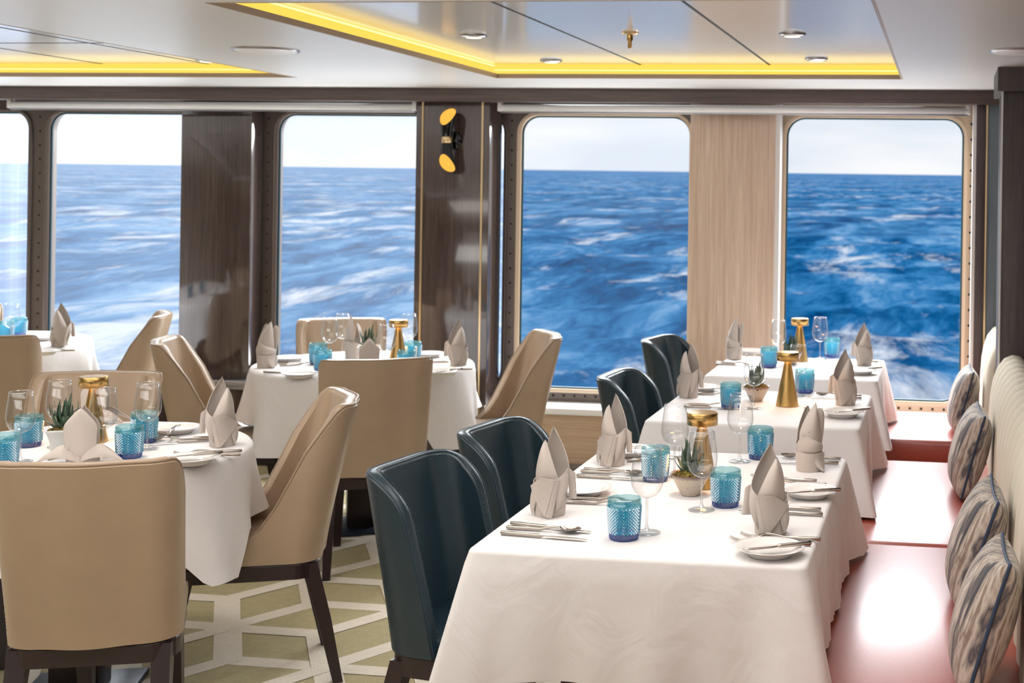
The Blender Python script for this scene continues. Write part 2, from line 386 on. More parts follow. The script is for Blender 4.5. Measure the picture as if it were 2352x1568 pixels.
for k, (x0, x1) in enumerate(WINS):
    fr = MB()
    po = rrect(x0-.004, x1+.004, ZB-.004, ZT+.004, RC); pi = rrect(x0+.014, x1-.014, ZB+.014, ZT-.014, RC-.014)
    fr.grid([[(x, WINY-.012, z) for x, z in po], [(x, WINY-.016, z) for x, z in pi], [(x, WINY+.05, z) for x, z in pi]], 0, cu=True)
    light = k >= 3
    f = struct(fr.obj('window_%d' % (k+1), MAT['frame_lit'] if light else MAT['frame']))
    pp = rrect(x0, x1, ZB, ZT, RC)
    MB().add([(x, WINY+.055, z) for x, z in pp], [tuple(range(len(pp)))]).obj('glass_pane', pane_mat('window_glass_%d' % k, GLARE_HAZE[k]), f)
    gk = MB(); gk.tube([(x, WINY+.03, z) for x, z in rrect(x0+.018, x1-.018, ZB+.018, ZT-.018, RC-.018)], .006, 6, 0, True); gk.obj('gasket', MAT['rubber'], f)
    bt = MB()
    pts = [(x0-.036, z) for z in [ZB+.1+.082*i for i in range(18)]] + ([(x1+.024, z) for z in [ZB+.1+.082*i for i in range(18)]] if k == 4 else []) + [(x0+.1+(x1-x0-.2)*i/13, ZB-.022) for i in range(14)]
    for x, z in pts: bt.lathe([(0, .006), (.005, .005), (.007, 0)], 8); bt.xf(Matrix.Translation((x, WINY-.001, z)) @ Matrix.Rotation(PI/2, 4, 'X'), len(bt.v)-24)
    bt.obj('bolt_row', MAT['bolt'], f)
# sill, lower wall panels
struct(MB().box(-2.44, XR, WALLY-.02, WINY, .36, .395, 0, .004).obj('trim_1', MAT['white_paint']))
struct(MB().box(-2.44, XR, WALLY, WINY-.02, 0, .36).obj('wall_lower_right', MAT['wood_light_x']))
struct(MB().box(XL, -2.44, WALLY+.05, WINY-.02, 0, .44).obj('wall_lower_left', MAT['wood_dark']))
struct(MB().box(XL, -2.86, WALLY+.0, WINY-.02, .425, .475, 0, .006).obj('trim_2', MAT['steel']))
struct(MB().box(-2.44, XR, WALLY-.012, WALLY-.001, 0, .10).obj('baseboard_window', MAT['wood_dark']))
# piers between the windows
def pier(name, x0, x1, y0, z0, z1, m):
    return struct(MB().box(x0, x1, y0, WINY-.02, z0, z1, 0, .003).obj(name, m))
c1 = pier('column_1', -4.275, -3.852, 6.86, .475, 2.05, MAT['wood_dark'])
c2 = pier('column_2', -2.853, -2.437, WALLY, 0, 2.05, MAT['wood_dark'])
for x in (-2.815, -2.477): MB().box(x-.005, x+.005, WALLY-.004, WALLY+.004, .0, 2.04).obj('brass_inlay', MAT['brass_trim'], c2)
c3 = pier('column_3', -1.351, -.893, 6.86, .395, 2.05, MAT['wood_light'])
MB().box(-.893, -.868, 6.87, WINY-.02, .395, 2.05).obj('edge_strip', MAT['white_paint'], c3)
pr = pier('trim_3', .157, .206, WALLY, .395, 2.05, MAT['wood_pillar'])
MB().box(.140, .157, WALLY+.01, WINY-.02, .395, 2.05).obj('edge_strip', MAT['white_paint'], pr)
MB().box(.206, .214, WALLY-.004, WINY-.02, .395, 2.05).obj('brass_inlay', MAT['brass_trim'], pr)
MB().box(.214, XR, WALLY+.005, WINY-.02, .395, 2.05).obj('ribbed_panel', MAT['grey_rib'], pr)
# beam above the windows
struct(MB().box(XL, XR, WALLY-.05, WALLY+.04, 2.028, CEIL+.02, 0, .003).obj('beam', MAT['wood_beam']))
struct(MB().box(XL, XR, WALLY+.04, WINY+.1, 2.06, CEIL+.05).obj('trim_4', MAT['frame']))
# ceiling with two sunken coffers
COFF = [(-2.16, -.205, 3.585, 6.10), (-5.13, -3.195, 3.3, 6.10)]
cl = MB()
xs = sorted([XL, XR] + [c for q in COFF for c in q[:2]]); ys = [YB, 3.3, 3.585, 6.10, 7.1]
def hole(x, y): return any(a < x < b and c < y < d for a, b, c, d in COFF)
for i in range(len(xs)-1):
    for j in range(len(ys)-1):
        if not hole((xs[i]+xs[i+1])/2, (ys[j]+ys[j+1])/2):
            cl.box(xs[i], xs[i+1], ys[j], ys[j+1], CEIL, CEIL+.02)
struct(cl.obj('ceiling', MAT['ceil']))
PZ = 2.168
COVE_LAMPS = []
for n, (a, b, c, d) in enumerate(COFF):
    co = MB().box(a-.1, b+.1, c-.1, d+.1, PZ, PZ+.02).obj('trim_%d' % (5+n), MAT['coffer']); struct(co)
    lp = MB()
    for (x0, x1, y0, y1) in ((a-.006, a+.004, c, d), (b-.004, b+.006, c, d), (a, b, c-.006, c+.004), (a, b, d-.004, d+.006)): lp.box(x0, x1, y0, y1, CEIL-.001, CEIL+.020)
    lp.obj('lip', MAT['lip'], co)
    cv = MB().box(a-.035, b+.01, d+.028, d+.034, CEIL+.020, PZ)
    if n == 0: cv.box(a-.034, a-.028, c, d+.03, CEIL+.020, PZ)
    cv.obj('cove_diffuser', MAT['cove'], co)
    hl = MB()
    if n == 0: hl.box(a-.027, a-.021, c, d+.02, PZ-.010, PZ-.004)
    hl.box(a-.02, b, d+.020, d+.026, PZ-.030, PZ-.026); hl.obj('led_line', MAT['cove_hot'], co)
    if n == 0: MB().box(b+.004, b+.012, c, d+.02, CEIL+.02, PZ).obj('polished_edge', MAT['mirror'], co)
    sm = MB()
    for fx in ((.36, .68) if n == 0 else (.45, .75)):
        x = a+(b-a)*fx; sm.box(x-.005, x+.005, c-.1, d+.1, PZ-.0015, PZ+.001)
    if n == 1: sm.box(a-.1, b+.1, 5.2, 5.208, PZ-.0015, PZ+.001)
    sm.obj('panel_joint', MAT['seam'], co)
# right hand pillar between the two banquettes
pl = struct(MB().box(.236, XR, 5.53, 5.93, 0, 2.0, 0, .003).obj('pillar', MAT['wood_pillar']))
MB().box(.212, XR, 5.50, 5.96, 2.0, CEIL).obj('pillar_crown', MAT['wood_pillar'], pl)
MB().box(.230, .237, 5.526, 5.545, 0, 2.0).obj('edge_strip', MAT['white_paint'], pl)
# the sea outside
sea = MB(); NY, NX = 150, 160; rows = []
for j in range(NY+1):
    Y = 28*(15000/28)**(j/NY); row = []
    for i in range(NX+1):
        X = Y*lerp(-1.5, .8, i/NX)
        hgt = .35*math.sin(X*.23+Y*.11)+.3*math.sin(Y*.33-X*.07+1.3)+.25*math.sin(X*.11-Y*.19)
        row.append((X, Y, -10.6 + .0150*Y + hgt*min(1, 200/Y)))
    rows.append(row)
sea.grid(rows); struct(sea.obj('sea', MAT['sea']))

# ------------------------------------------------------------------ fixtures
def ceiling_disc(name, loc, r, label, cat, group=None, glow=None, glow_r=.6):
    b = empty(name, loc)
    MB().lathe([(0, -.012), (r*.55, -.012), (r*.62, -.010), (r*.9, -.009), (r, -.004), (r, .0)], 40).obj('trim_ring', MAT['white_paint'] if glow is None else MAT['steel'], b)
    if glow is not None: MB().lathe([(0, -.0135), (r*glow_r, -.0125)], 24).obj('light_disc', MAT['dl_glow'], b)
    else: MB().lathe([(r*.93, -.0085), (r*.985, -.0075), (r*1.01, -.001)], 40).obj('grille_ring', MAT['steel'], b)
    return tag(b, label, cat, group)
ceiling_disc('ceiling_speaker', (*at(610, 114, CEIL)[:2], CEIL), .128, 'round white flush ceiling grille between the two glowing coffers', 'speaker')
ceiling_disc('ceiling_speaker', (*at(2345, 116, CEIL)[:2], CEIL), .115, 'round white flush ceiling grille at the right edge above the pillar', 'speaker')
for px, py, lb in ((1088, 80, 'small downlight nearest the left cove in the big coffer'), (1266, 138, 'small downlight near the far cove, left of the sprinkler'), (1820, 77, 'small downlight in the right coffer panel, nearer the camera'), (1875, 134, 'small downlight near the far cove in the right coffer panel'), (475, 137, 'small downlight half hidden in the left-hand coffer')):
    ceiling_disc('downlight', (*at(px, py, PZ)[:2], PZ), .052, lb, 'ceiling light', None, True)
sp = empty('sprinkler', (*at(1447, 74, PZ)[:2], PZ))
MB().lathe([(0, -.010), (.03, -.009), (.034, 0)], 24).obj('rosette', MAT['brass_trim'], sp)
MB().lathe([(.012, -.008), (.012, -.030), (.008, -.034), (.008, -.060), (0, -.062)], 12).obj('nozzle', MAT['brass'], sp)
tag(sp, 'brass sprinkler head hanging from the middle coffer panel', 'sprinkler')
# roller blinds
def blind(x0, x1, label):
    o = empty('roller_blind', ((x0+x1)/2, 6.80, 2.0)); w = (x1-x0)/2
    b = MB(); b.lathe([(0, -w), (.021, -w), (.021, w), (0, w)], 20); b.xf(Matrix.Rotation(PI/2, 4, 'Y')); b.obj('fabric_roll', MAT['blind'], o)
    MB().box(-w, w, -.006, .006, -.029, -.018, 0, .002).obj('bottom_bar', MAT['steel'], o)
    for sgn in (-1, 1): MB().box(sgn*w-.012, sgn*w+.012, -.02, .02, -.02, .03, 0, .003).obj('bracket', MAT['white_paint'], o)
    return tag(o, label, 'blind')
x0 = on(25, 240, 6.8)[0]; x1 = -2.853
blind(x0, x1-.015, 'rolled-up white blind over the two windows left of the wall lamp')
blind(on(1150, 245, 6.8)[0], on(2224, 255, 6.8)[0], 'rolled-up white blind over the two windows at the right')
# sheer strips added at the window ends, reflection haze put into their colour
for k, (x0, x1, lb) in enumerate(((-5.95, -5.31, 'pale sheer strip of painted reflection in the window at the far left edge'), (-3.935, -3.875, 'narrow sheer painted reflection strip beside the plain dark column'), (-2.52, -2.42, 'narrow sheer painted reflection strip right of the wall lamp column'))):
    P = [[(lerp(x0, x1, i/24), WINY+.04+.004*math.sin(i*1.7), z) for i in range(25)] for z in (ZB+.03, 1.0, ZT-.03)]
    if k: P = [[(lerp(x0, x1, i/24), WINY+.04, z) for i in range(25)] for z in (ZB+.08, 1.0, ZT-.06)]
    tag(MB().grid(P).obj('reflection_strip', MAT['hazy']), lb, 'glare')
# wall sconce: two black flared shades back to back
sx, _, sz = on(1026, 321, 6.68)
sc = empty('wall_sconce', (sx, 6.68, sz))
def shade(flip):
    n = 32; rows = []; inner = []
    for t in [0, .15, .3, .45, .6, .75, .9, 1]:
        ro = []; ri = []
        for i in range(n):
            a = 2*PI*i/n
            zt = .124 + .046*math.sin(a) + .008*math.cos(a)
            z = .018 + (zt-.018)*t; r = .0265 + .021*min(1.1, max(0, z-.018)/.13)**1.3
            x = r*math.cos(a); y = r*math.sin(a)
            ro.append((x, y, z*flip)); ri.append((x*.95, y*.95, z*flip))
        rows.append(ro); inner.append(ri)
    a = MB().grid(rows, 0, cu=True); a.grid([rows[-1], inner[-1]], 0, cu=True)
    b = MB().grid(inner[3:], 0, cu=True); b.add(inner[3], [tuple(range(n))])
    return a, b
for fl_, nm in ((1, 'upper_shade'), (-1, 'lower_shade')):
    a, b = shade(fl_); o = a.obj(nm, MAT['black'], sc); b.obj('gold_lining', MAT['shade_gold'], o)
MB().lathe([(0, -.017), (.027, -.017), (.0275, .017), (0, .017)], 28).obj('brass_band', MAT['brass_trim'], sc)
b = MB(); b.lathe([(.012, 0), (.012, .095)], 14); b.xf(Matrix.Rotation(-PI/2, 4, 'X')); b.obj('arm', MAT['brass'], sc)
b = MB(); b.lathe([(0, -.004), (.046, -.003), (.05, .012)], 30); b.xf(Matrix.Translation((.0, .088, 0)) @ Matrix.Rotation(-PI/2, 4, 'X')); b.obj('wall_plate', MAT['black'], sc)
tag(sc, 'double wall lamp with two black flared shades lit golden inside', 'wall lamp')

# ------------------------------------------------------------------ dining chairs
def shell_rows(zs, w, lean, dd, rc, ztop, rtop, bow, nu=56, th=.05, taper=0):
    rows = []; N = []; OD = []; up_ = Vector((0, 0, 1))
    def path(hw, R, d, q, y0):
        # q: signed arc length from the middle of the back; gives the point, its outward normal and the way on
        s = abs(q); sg = 1 if q >= 0 else -1; flat = hw-R
        if s < flat: return (sg*s, y0 - bow*(1-(s/flat)**2)**2), Vector((sg*bow*4*(1-(s/flat)**2)*s/flat**2, -1, 0)).normalized(), Vector((sg, 0, 0))
        s -= flat
        if s < R*PI/2:
            a = s/R; return (sg*(flat+R*math.sin(a)), y0 + R*(1-math.cos(a))), Vector((sg*math.sin(a), -math.cos(a), 0)), Vector((sg*math.cos(a), math.sin(a), 0))
        s -= R*PI/2; k = taper*min(1, s/.05)
        return (sg*(hw-taper*s*min(1, s/.05)), y0+R+s), Vector((sg, k*.9, 0)).normalized(), Vector((-sg*k, 1, 0)).normalized()
    for z in zs:
        hw, R = w(z), rc; d = dd(z); y0 = lean(z); flat = hw-R
        if d >= R: L = flat+R*PI/2+(d-R)
        else: L = flat + R*math.acos(max(-1, 1-d/R))
        k = max(0, min(1, (z-(ztop-rtop))/rtop)); c_ = math.sqrt(max(0, 1-k*k))
        L -= rtop*(1-c_)
        q = [path(hw, R, d, L*(2*i/nu-1), y0) for i in range(nu+1)]
        rows.append([Vector((*p[0], z)) for p in q]); N.append([p[1] for p in q])
        OD.append([((up_*k+p[2]*c_).normalized()) for p in (q[0], q[-1])])
    nv = len(rows); sgn = 1
    inner = [[rows[j][i]-N[j][i]*sgn*th for i in range(nu+1)] for j in range(nv)]
    m = MB(); m.grid(rows); m.grid(inner)
    def rim(idx, outdir):
        o = [rows[j][i] for j, i in idx]; q = [inner[j][i] for j, i in idx]
        mid1 = [lerp(a, b, .10)+e*th*.13 for a, b, e in zip(o, q, outdir)]; mid2 = [lerp(a, b, .86)+e*th*.16 for a, b, e in zip(o, q, outdir)]
        md = [lerp(a, b, .5)+e*th*.22 for a, b, e in zip(o, q, outdir)]
        m.grid([o, mid1, md, mid2, q]); return mid1, mid2
    left = [(j, 0) for j in range(nv)]; top = [(nv-1, i) for i in range(nu+1)]; right = [(j, nu) for j in range(nv-1, -1, -1)]
    allr = left+top[1:]+right[1:]; od = [up_ if (j == nv-1) else OD[j][0 if i == 0 else 1] for j, i in allr]
    m1, m2 = rim(allr, od)
    bot = [(0, i) for i in range(nu+1)]
    m.grid([[rows[0][i] for i in range(nu+1)], [inner[0][i] for i in range(nu+1)]])
    return m, m1, m2
def legs(o, pts, m, top=.048, bot=.03):
    for (xt, yt, zt, xb, yb) in pts:
        L = MB(); a, b = top/2, bot/2
        P = [[(xb-b, yb-b, 0), (xb+b, yb-b, 0), (xb+b, yb+b, 0), (xb-b, yb+b, 0)],
             [(lerp(xb, xt, .5)-a*.86, lerp(yb, yt, .5)-a*.86, zt*.55), (lerp(xb, xt, .5)+a*.86, lerp(yb, yt, .5)-a*.86, zt*.55), (lerp(xb, xt, .5)+a*.86, lerp(yb, yt, .5)+a*.86, zt*.55), (lerp(xb, xt, .5)-a*.86, lerp(yb, yt, .5)+a*.86, zt*.55)],
             [(xt-a, yt-a, zt), (xt+a, yt-a, zt), (xt+a, yt+a, zt), (xt-a, yt+a, zt)]]
        L.grid(P, 0, cu=True, smooth=False); L.add(P[0], [(3, 2, 1, 0)], 0, False); L.add(P[2], [(0, 1, 2, 3)], 0, False)
        L.obj('leg', m, o)
def apron(hw, y0, y1, R, z0, z1, n=8, hf=None):
    hf = hf or hw
    p = [(hf, y1), (hw, y0+R)] + [(hw-R+R*math.cos(math.radians(-90*i/n)), y0+R+R*math.sin(math.radians(-90*i/n))) for i in range(1, n)] + [(hw-R, y0), (-hw+R, y0)] + \
        [(-hw+R-R*math.sin(math.radians(90*i/n)), y0+R-R*math.cos(math.radians(90*i/n))) for i in range(1, n)] + [(-hw, y0+R), (-hf, y1)]
    m = MB(); m.grid([[(x, y, z0) for x, y in p], [(x, y, z1-.006) for x, y in p], [(x*.985, y0+(y-y0)*.985+.004, z1) for x, y in p]], 0, cu=True, smooth=False)
    m.add([(x, y, z0) for x, y in p], [tuple(range(len(p)))], 0, False); m.add([(x*.985, y0+(y-y0)*.985+.004, z1) for x, y in p], [tuple(range(len(p)))], 0, False)
    return m
def cushion(x0, x1, y0, y1, z0, z1, R, bev):
    m = MB(); pts = []
    for cx, cy, a0 in ((x1-R, y1-R, 0), (x0+R, y1-R, 90), (x0+R, y0+R, 180), (x1-R, y0+R, 270)):
        for i in range(7):
            a = math.radians(a0+90*i/6); pts.append((cx+R*math.cos(a), cy+R*math.sin(a)))
    cx, cy = (x0+x1)/2, (y0+y1)/2; rows = []
    for z, k in ((z0, 1), (z1-bev, 1), (z1-bev*.3, .985), (z1, .95), (z1+.004, .6), (z1+.006, .02)):
        rows.append([(cx+(x-cx)*k, cy+(y-cy)*k, z) for x, y in pts])
    m.grid(rows, 0, cu=True); return m
def make_beige():
    o = empty('dining_chair'); z0, zt = .393, .868
    D = [(.393, .44), (.425, .42), (.44, .35), (.452, .295), (.466, .25), (.50, .207), (.56, .176), (.643, .150), (.73, .125), (.81, .088), (.845, .068), (.862, .058)]
    zs = [.393, .41, .425, .433, .44, .447, .455, .466, .48, .50, .53, .56, .6, .643, .69, .73, .77, .80, .82, .835, .842, .848, .853, .857, .862, .866, .868]
    m, e1, e2 = shell_rows(zs, lambda z: lerp(.208, .224, (z-z0)/.46), lambda z: .095*(1-((z-z0)/.46)**1.15), lambda z: curve(D, z), .088, zt, .022, .022, taper=.17)
    m.obj('backrest', MAT['beige'], o)
    MB().tube([p for p in e1], .0045, 6).obj('piping', MAT['beige_piping'], o)
    cushion(-.140, .140, .12, .50, .38, .464, .05, .02).obj('seat', MAT['beige'], o)
    apron(.204, .098, .51, .085, .343, .393, hf=.150).obj('seat_frame', MAT['leg'], o)
    legs(o, [(-.168, .140, .385, -.183, .05), (.168, .140, .385, .183, .05), (-.115, .49, .385, -.12, .555), (.115, .49, .385, .12, .555)], MAT['leg'])
    for sg in (-1, 1):
        st = MB()
        for off in (-.006, .006):
            for i in range(16):
                t = i/16; y = lerp(.275, .235, t)+off; z = lerp(.43, .475, t)
                xx = sg*(.2135-.2*max(0, y-.08)); st.box(xx-.0014, xx+.0014, y+.08, y+.083, z-.001, z+.0012)
        st.obj('stitching', MAT['stitch'], o)
    proto_done(o); return o
def make_blue():
    o = empty('dining_chair'); z0, zt = .40, .833
    D = [(.40, .165), (.55, .155), (.70, .145), (.80, .14), (.85, .14)]
    zs = [.40, .43, .48, .53, .58, .63, .68, .72, .75, .77, .785, .796, .806, .813, .819, .8225, .825, .829, .832, .833]
    m, e1, e2 = shell_rows(zs, lambda z: lerp(.196, .200, min(1, (z-z0)/.3)), lambda z: .085*(1-((z-z0)/.45)**1.1), lambda z: curve(D, z), .110, zt, .115, .0, th=.042)
    m.obj('backrest', MAT['blue'], o)
    MB().tube(e1, .0022, 6).obj('seam', MAT['blue_seam'], o)
    st = MB()
    for a, b in zip(e2, e2[1:]):
        for k in range(3):
            p = lerp(a, b, (k+.5)/3)
            st.box(p.x-.0015, p.x+.0015, p.y-.0015, p.y+.0015, p.z-.0015, p.z+.0015)
    st.obj('stitching', MAT['blue_seam'], o)
    cushion(-.175, .175, .10, .49, .39, .444, .09, .025).obj('seat', MAT['blue'], o)
    apron(.186, .092, .49, .10, .345, .40).obj('seat_frame', MAT['leg'], o)
    legs(o, [(-.155, .145, .38, -.18, .05), (.155, .145, .38, .18, .05), (-.165, .45, .38, -.175, .46), (.165, .45, .38, .175, .46)], MAT['leg'])
    proto_done(o); return o
PROTO['beige'] = make_beige(); PROTO['blue'] = make_blue()
def ch(kind, x, y, face, label, group):
    return make(kind, (x, y, 0), math.radians(face-90), label, 'chair', group)
G = 'beige leather chairs around the round tables'
ch('beige', -2.098, 2.952, 110, 'beige leather chair seen from behind, closest to the camera at the left', G)
ch('beige', -1.933, 4.092, 212, 'beige leather chair seen side-on at the right of the near left round table', G)
ch('beige', -3.03, 4.395, 287, 'beige leather chair facing the camera behind the brass lamp at the left', G)
ch('beige', -2.225, 4.945, 118.5, 'beige leather chair seen from behind in front of the middle round table', G)
ch('beige', -3.42, 5.33, 22, 'beige leather chair with low swept sides left of the middle round table', G)
ch('beige', -3.10, 6.44, 296, 'beige leather chair against the window behind the middle round table', G)
ch('beige', -1.836, 6.038, 211, 'beige leather chair right of the middle round table under the big sea window', G)
ch('beige', -4.07, 6.43, 209, 'beige leather chair farthest back, right of the far left round table', G)
ch('beige', -4.22, 5.25, 112, 'beige leather chair back cut by the left edge of the photo', G)
ch('beige', -5.45, 6.60, 312, 'beige leather chair sliver behind the far left wine glass', G)
G = 'blue leather chairs along the rectangular tables'
ch('blue', -1.45, 3.32, -10, 'dark blue leather chair nearest the camera at the front rectangular table', G)
ch('blue', -1.42, 3.87, -10, 'dark blue leather chair, second from the camera at the front table', G)
ch('blue', -1.33, 5.06, -4, 'blue leather chair at the middle rectangular table', G)
ch('blue', -1.44, 6.33, -10, 'blue leather chair at the rectangular table by the window', G)

# ------------------------------------------------------------------ tables and cloths
TT = .752   # top of the cloth
def rect_table(x0, x1, y0, y1, label, clabel, drop, seed, pleats):
    o = empty('dining_table', ((x0+x1)/2, (y0+y1)/2, 0)); w, l = (x1-x0)/2-.02, (y1-y0)/2-.02
    MB().box(-w, w, -l, l, .715, .742, 0, .004).obj('tabletop', MAT['leg'], o)
    MB().box(-.045, .045, -.045, .045, .012, .715, 0, .004).obj('column', MAT['leg'], o)
    MB().box(-.13, .13, -.16, .16, 0, .014, 0, .004).obj('base_plate', MAT['base_metal'], o)
    tag(o, label, 'table')
    r = random.Random(seed); hw, hl = (x1-x0)/2, (y1-y0)/2; R = .025; per = []
    def side(ax, ay, bx, by, n):
        for i in range(n): t = i/n; per.append((lerp(ax, bx, t), lerp(ay, by, t)))
    n = 70
    def arc(cx, cy, a0):
        for i in range(5): a = math.radians(a0+90*i/5); per.append((cx+R*math.cos(a), cy+R*math.sin(a)))
    side(hw, -hl+R, hw, hl-R, n); arc(hw-R, hl-R, 0); side(hw-R, hl, -hw+R, hl, n); arc(-hw+R, hl-R, 90)
    side(-hw, hl-R, -hw, -hl+R, n); arc(-hw+R, -hl+R, 180); side(-hw+R, -hl, hw-R, -hl, n); arc(hw-R, -hl+R, 270)
    m = MB(); rows = []
    ph = [r.uniform(0, 6.28) for _ in range(6)]
    def ring(k, z): return [(x*k, y*k, z) for x, y in per]
    rows.append([(x*.0005, y*.0005, TT) for x, y in per])
    for k in (.3, .6, .85): rows.append(ring(k, TT))
    def inset(d, z): return [(x*(hw-d)/hw, y*(hl-d)/hl, z) for x, y in per]
    for a in (0, 25, 50, 75, 90):
        q = math.radians(a); rows.append(inset(.011*(1-math.sin(q)), TT-.011*(1-math.cos(q))))
    for t in (.08, .2, .35, .5, .65, .8, .92, 1):
        row = []
        for x, y in per:
            cxn = hw-abs(x); cyn = hl-abs(y); dc = math.hypot(cxn, cyn); cw = math.exp(-(dc/.09)**2)
            onx = abs(x) > hw-R*.5 and cyn > R; s = y if onx else x
            nx = (1 if x > 0 else -1) if cxn < R*1.01 else 0; ny = (1 if y > 0 else -1) if cyn < R*1.01 else 0
            f = .004+.012*t + .006*t*math.sin(s*21+ph[0]) + .004*t*math.sin(s*43+ph[1])
            if pleats and x > 0 and onx: f += (1-.65*t)*.008*min(1, t*2)*math.sin(s*95+ph[2]+2*math.sin(s*7)) + (1-.7*t)*.004*math.sin(s*160+ph[3])
            f = f*(1-cw*.6) + cw*.062*t
            row.append((x+nx*f, y+ny*f, TT-.011-drop*t + .004*math.sin(s*9+ph[4])*t - cw*.01*t))
        rows.append(row)
    m.grid(rows, 0, cu=True)
    c = m.obj('tablecloth', MAT['cloth']); c.location = ((x0+x1)/2, (y0+y1)/2, 0)
    tag(c, clabel, 'tablecloth')
rect_table(-1.06, -.285, 2.83, 4.03, 'rectangular front table hidden under its white cloth', 'white cloth over the front rectangular table, nearest the camera', .272, 1, True)
rect_table(-1.045, -.28, 4.52, 5.31, 'rectangular middle table hidden under its white cloth', 'white cloth over the middle of the three rectangular tables', .27, 2, False)
rect_table(-1.045, -.277, 5.69, 6.42, 'rectangular table by the window hidden under its white cloth', 'white cloth over the rectangular table by the window', .27, 3, False)
def round_table(cx, cy, R, label, clabel, seed, rot, seats=()):
    o = empty('dining_table', (cx, cy, 0), rot)
    MB().lathe([(0, .742), (R-.02, .742), (R-.012, .735), (R-.012, .72), (0, .715)], 48).obj('tabletop', MAT['leg'], o)
    MB().box(-.07, .07, -.07, .07, .016, .715, 0, .004).obj('column', MAT['leg'], o)
    MB().box(-.16, .16, -.16, .16, 0, .018, 0, .004).obj('base_plate', MAT['base_metal'], o)
    tag(o, label, 'table')
    r = random.Random(seed); n = 144; ph = [r.uniform(0, 6.28) for _ in range(6)]; rows = []
    for k in (.0005, .3, .6, .85, .95): rows.append([(R*k*math.cos(2*PI*i/n), R*k*math.sin(2*PI*i/n), TT) for i in range(n)])
    for a in (10, 40, 70, 90):
        q = math.radians(a); rr = R-.018*(1-math.sin(q)); rows.append([(rr*math.cos(2*PI*i/n), rr*math.sin(2*PI*i/n), TT-.018*(1-math.cos(q))) for i in range(n)])
    for t in (.1, .22, .35, .5, .65, .8, .92, 1):
        row = []
        for i in range(n):
            a = 2*PI*i/n; c4 = abs(math.cos(2*(a-rot)))          # four longer corners of the square cloth
            d = .325+.04*(c4**3)
            for q in seats:
                da = abs((math.degrees(a)-q+180) % 360-180); d = min(d, lerp(.222, d, max(0, min(1, (da-25)/9))))
            w = .5+.5*math.sin(7*a+ph[0]+.7*math.sin(2*a+ph[1])); w2 = math.sin(13*a+ph[2])
            rr = R + .004 + (.046*w**2 + .012*w2)*t**1.0*(.6+.5*t) + .012*t - .012*(1-w)*t
            row.append((rr*math.cos(a), rr*math.sin(a), TT-.018-d*t))
        rows.append(row)
    m = MB().grid(rows, 0, cu=True); c = m.obj('tablecloth', MAT['cloth']); c.location = (cx, cy, 0); tag(c, clabel, 'tablecloth')
TA, TB, TC = (-2.60, 3.68), (-2.63, 5.70), (-4.82, 6.03)
round_table(*TA, .485, 'round near left table on a dark square pedestal', 'white cloth over the near left round table', 11, math.radians(19), (31.7, -52.7, 120, 212))
round_table(*TB, .495, 'round middle table on a dark square pedestal', 'white cloth over the round table before the wall lamp column', 12, math.radians(28), (-61.8, 205, 122.4, 23))
round_table(*TC, .495, 'round far left table by the window, mostly hidden', 'white cloth over the far left round table by the window', 13, math.radians(20), (28, -52, 129, 208))

# ------------------------------------------------------------------ banquettes along the right wall
def banquette(y0, y1, splits, label):
    o = empty('banquette', (0, (y0+y1)/2, 0)); c = (y0+y1)/2
    MB().box(-.31, .36, y0-c+.01, y1-c-.01, .0, .33, 0, .01).obj('base', MAT['red'], o)
    for a, b in zip(splits, splits[1:]):
        MB().box(-.35, .205, a-c+.003, b-c-.003, .325, .452, 0, .022, 3).obj('seat_cushion', MAT['red'], o)
    prof = [(.187, .45), (.188, .55), (.191, .66), (.197, .75), (.207, .81), (.225, .862), (.252, .898), (.285, .913), (.318, .908), (.345, .882), (.36, .84), (.372, .70), (.378, .33)]
    N = int((y1-y0)/.0085); rows = []
    for x, z in prof:
        row = []
        for i in range(N+1):
            y = y0+.002+(y1-y0-.004)*i/N; s = abs(math.sin(PI*(y-y0)/.132))**.5
            end = min(1, (y-y0)/.05+.0, (y1-y)/.05); k = .020*(s-1)
            k -= .03*(1-math.sqrt(max(0, 1-(1-max(0, end))**2)))
            dx, dz = (1, 0) if z < .8 else ((.6, -.8) if x < .26 else ((0, -1) if x < .33 else (-.5, -.5)))
            if x > .355: dx = dz = 0
            row.append((x-dx*k, y-c, z-dz*(-k)*-1 if False else z+(-dz)*k))
        rows.append(row)
    m = MB().grid(rows)
    for i in (0, N): m.add([r[i] for r in rows], [tuple(range(len(rows)))])
    m.obj('backrest', MAT['cream'], o)
    return tag(o, label, 'banquette')
banquette(1.55, 5.51, (1.55, 2.83, 4.19, 5.51), 'long red leather bench with cream channel-tufted back at the right')
banquette(5.97, 6.765, (5.97, 6.765), 'short red leather bench with cream back by the far window')
# pillows
def make_pillow():
    o = empty('throw_pillow'); n = 22; h = .185; top = []; bot = []
    for sgn, L in ((-1, top), (1, bot)):
        for j in range(n+1):
            r = []
            for i in range(n+1):
                u, v = 2*i/n-1, 2*j/n-1
                uu = math.sin(u*PI/2); vv = math.sin(v*PI/2)
                e = 1-.07*(1-abs(vv)**2)*abs(uu)**3; f = 1-.07*(1-abs(uu)**2)*abs(vv)**3
                t = (max(0, 1-uu**2)*max(0, 1-vv**2))**.36
                r.append((sgn*(.080*t+.001), h*uu*e, h+h*vv*f))
            L.append(r)
    m = MB().grid(top).grid(bot); cov = m.obj('cover', MAT['pillow'], o)
    bd = [(0, *top[0][i][1:]) for i in range(n)] + [(0, *top[j][n][1:]) for j in range(n)] + [(0, *top[n][i][1:]) for i in range(n, 0, -1)] + [(0, *top[j][0][1:]) for j in range(n, 0, -1)]
    MB().tube(bd, .0055, 8, 0, True).obj('piping', MAT['piping_blue'], o)
    proto_done(o); return o
PROTO['pillow'] = make_pillow()
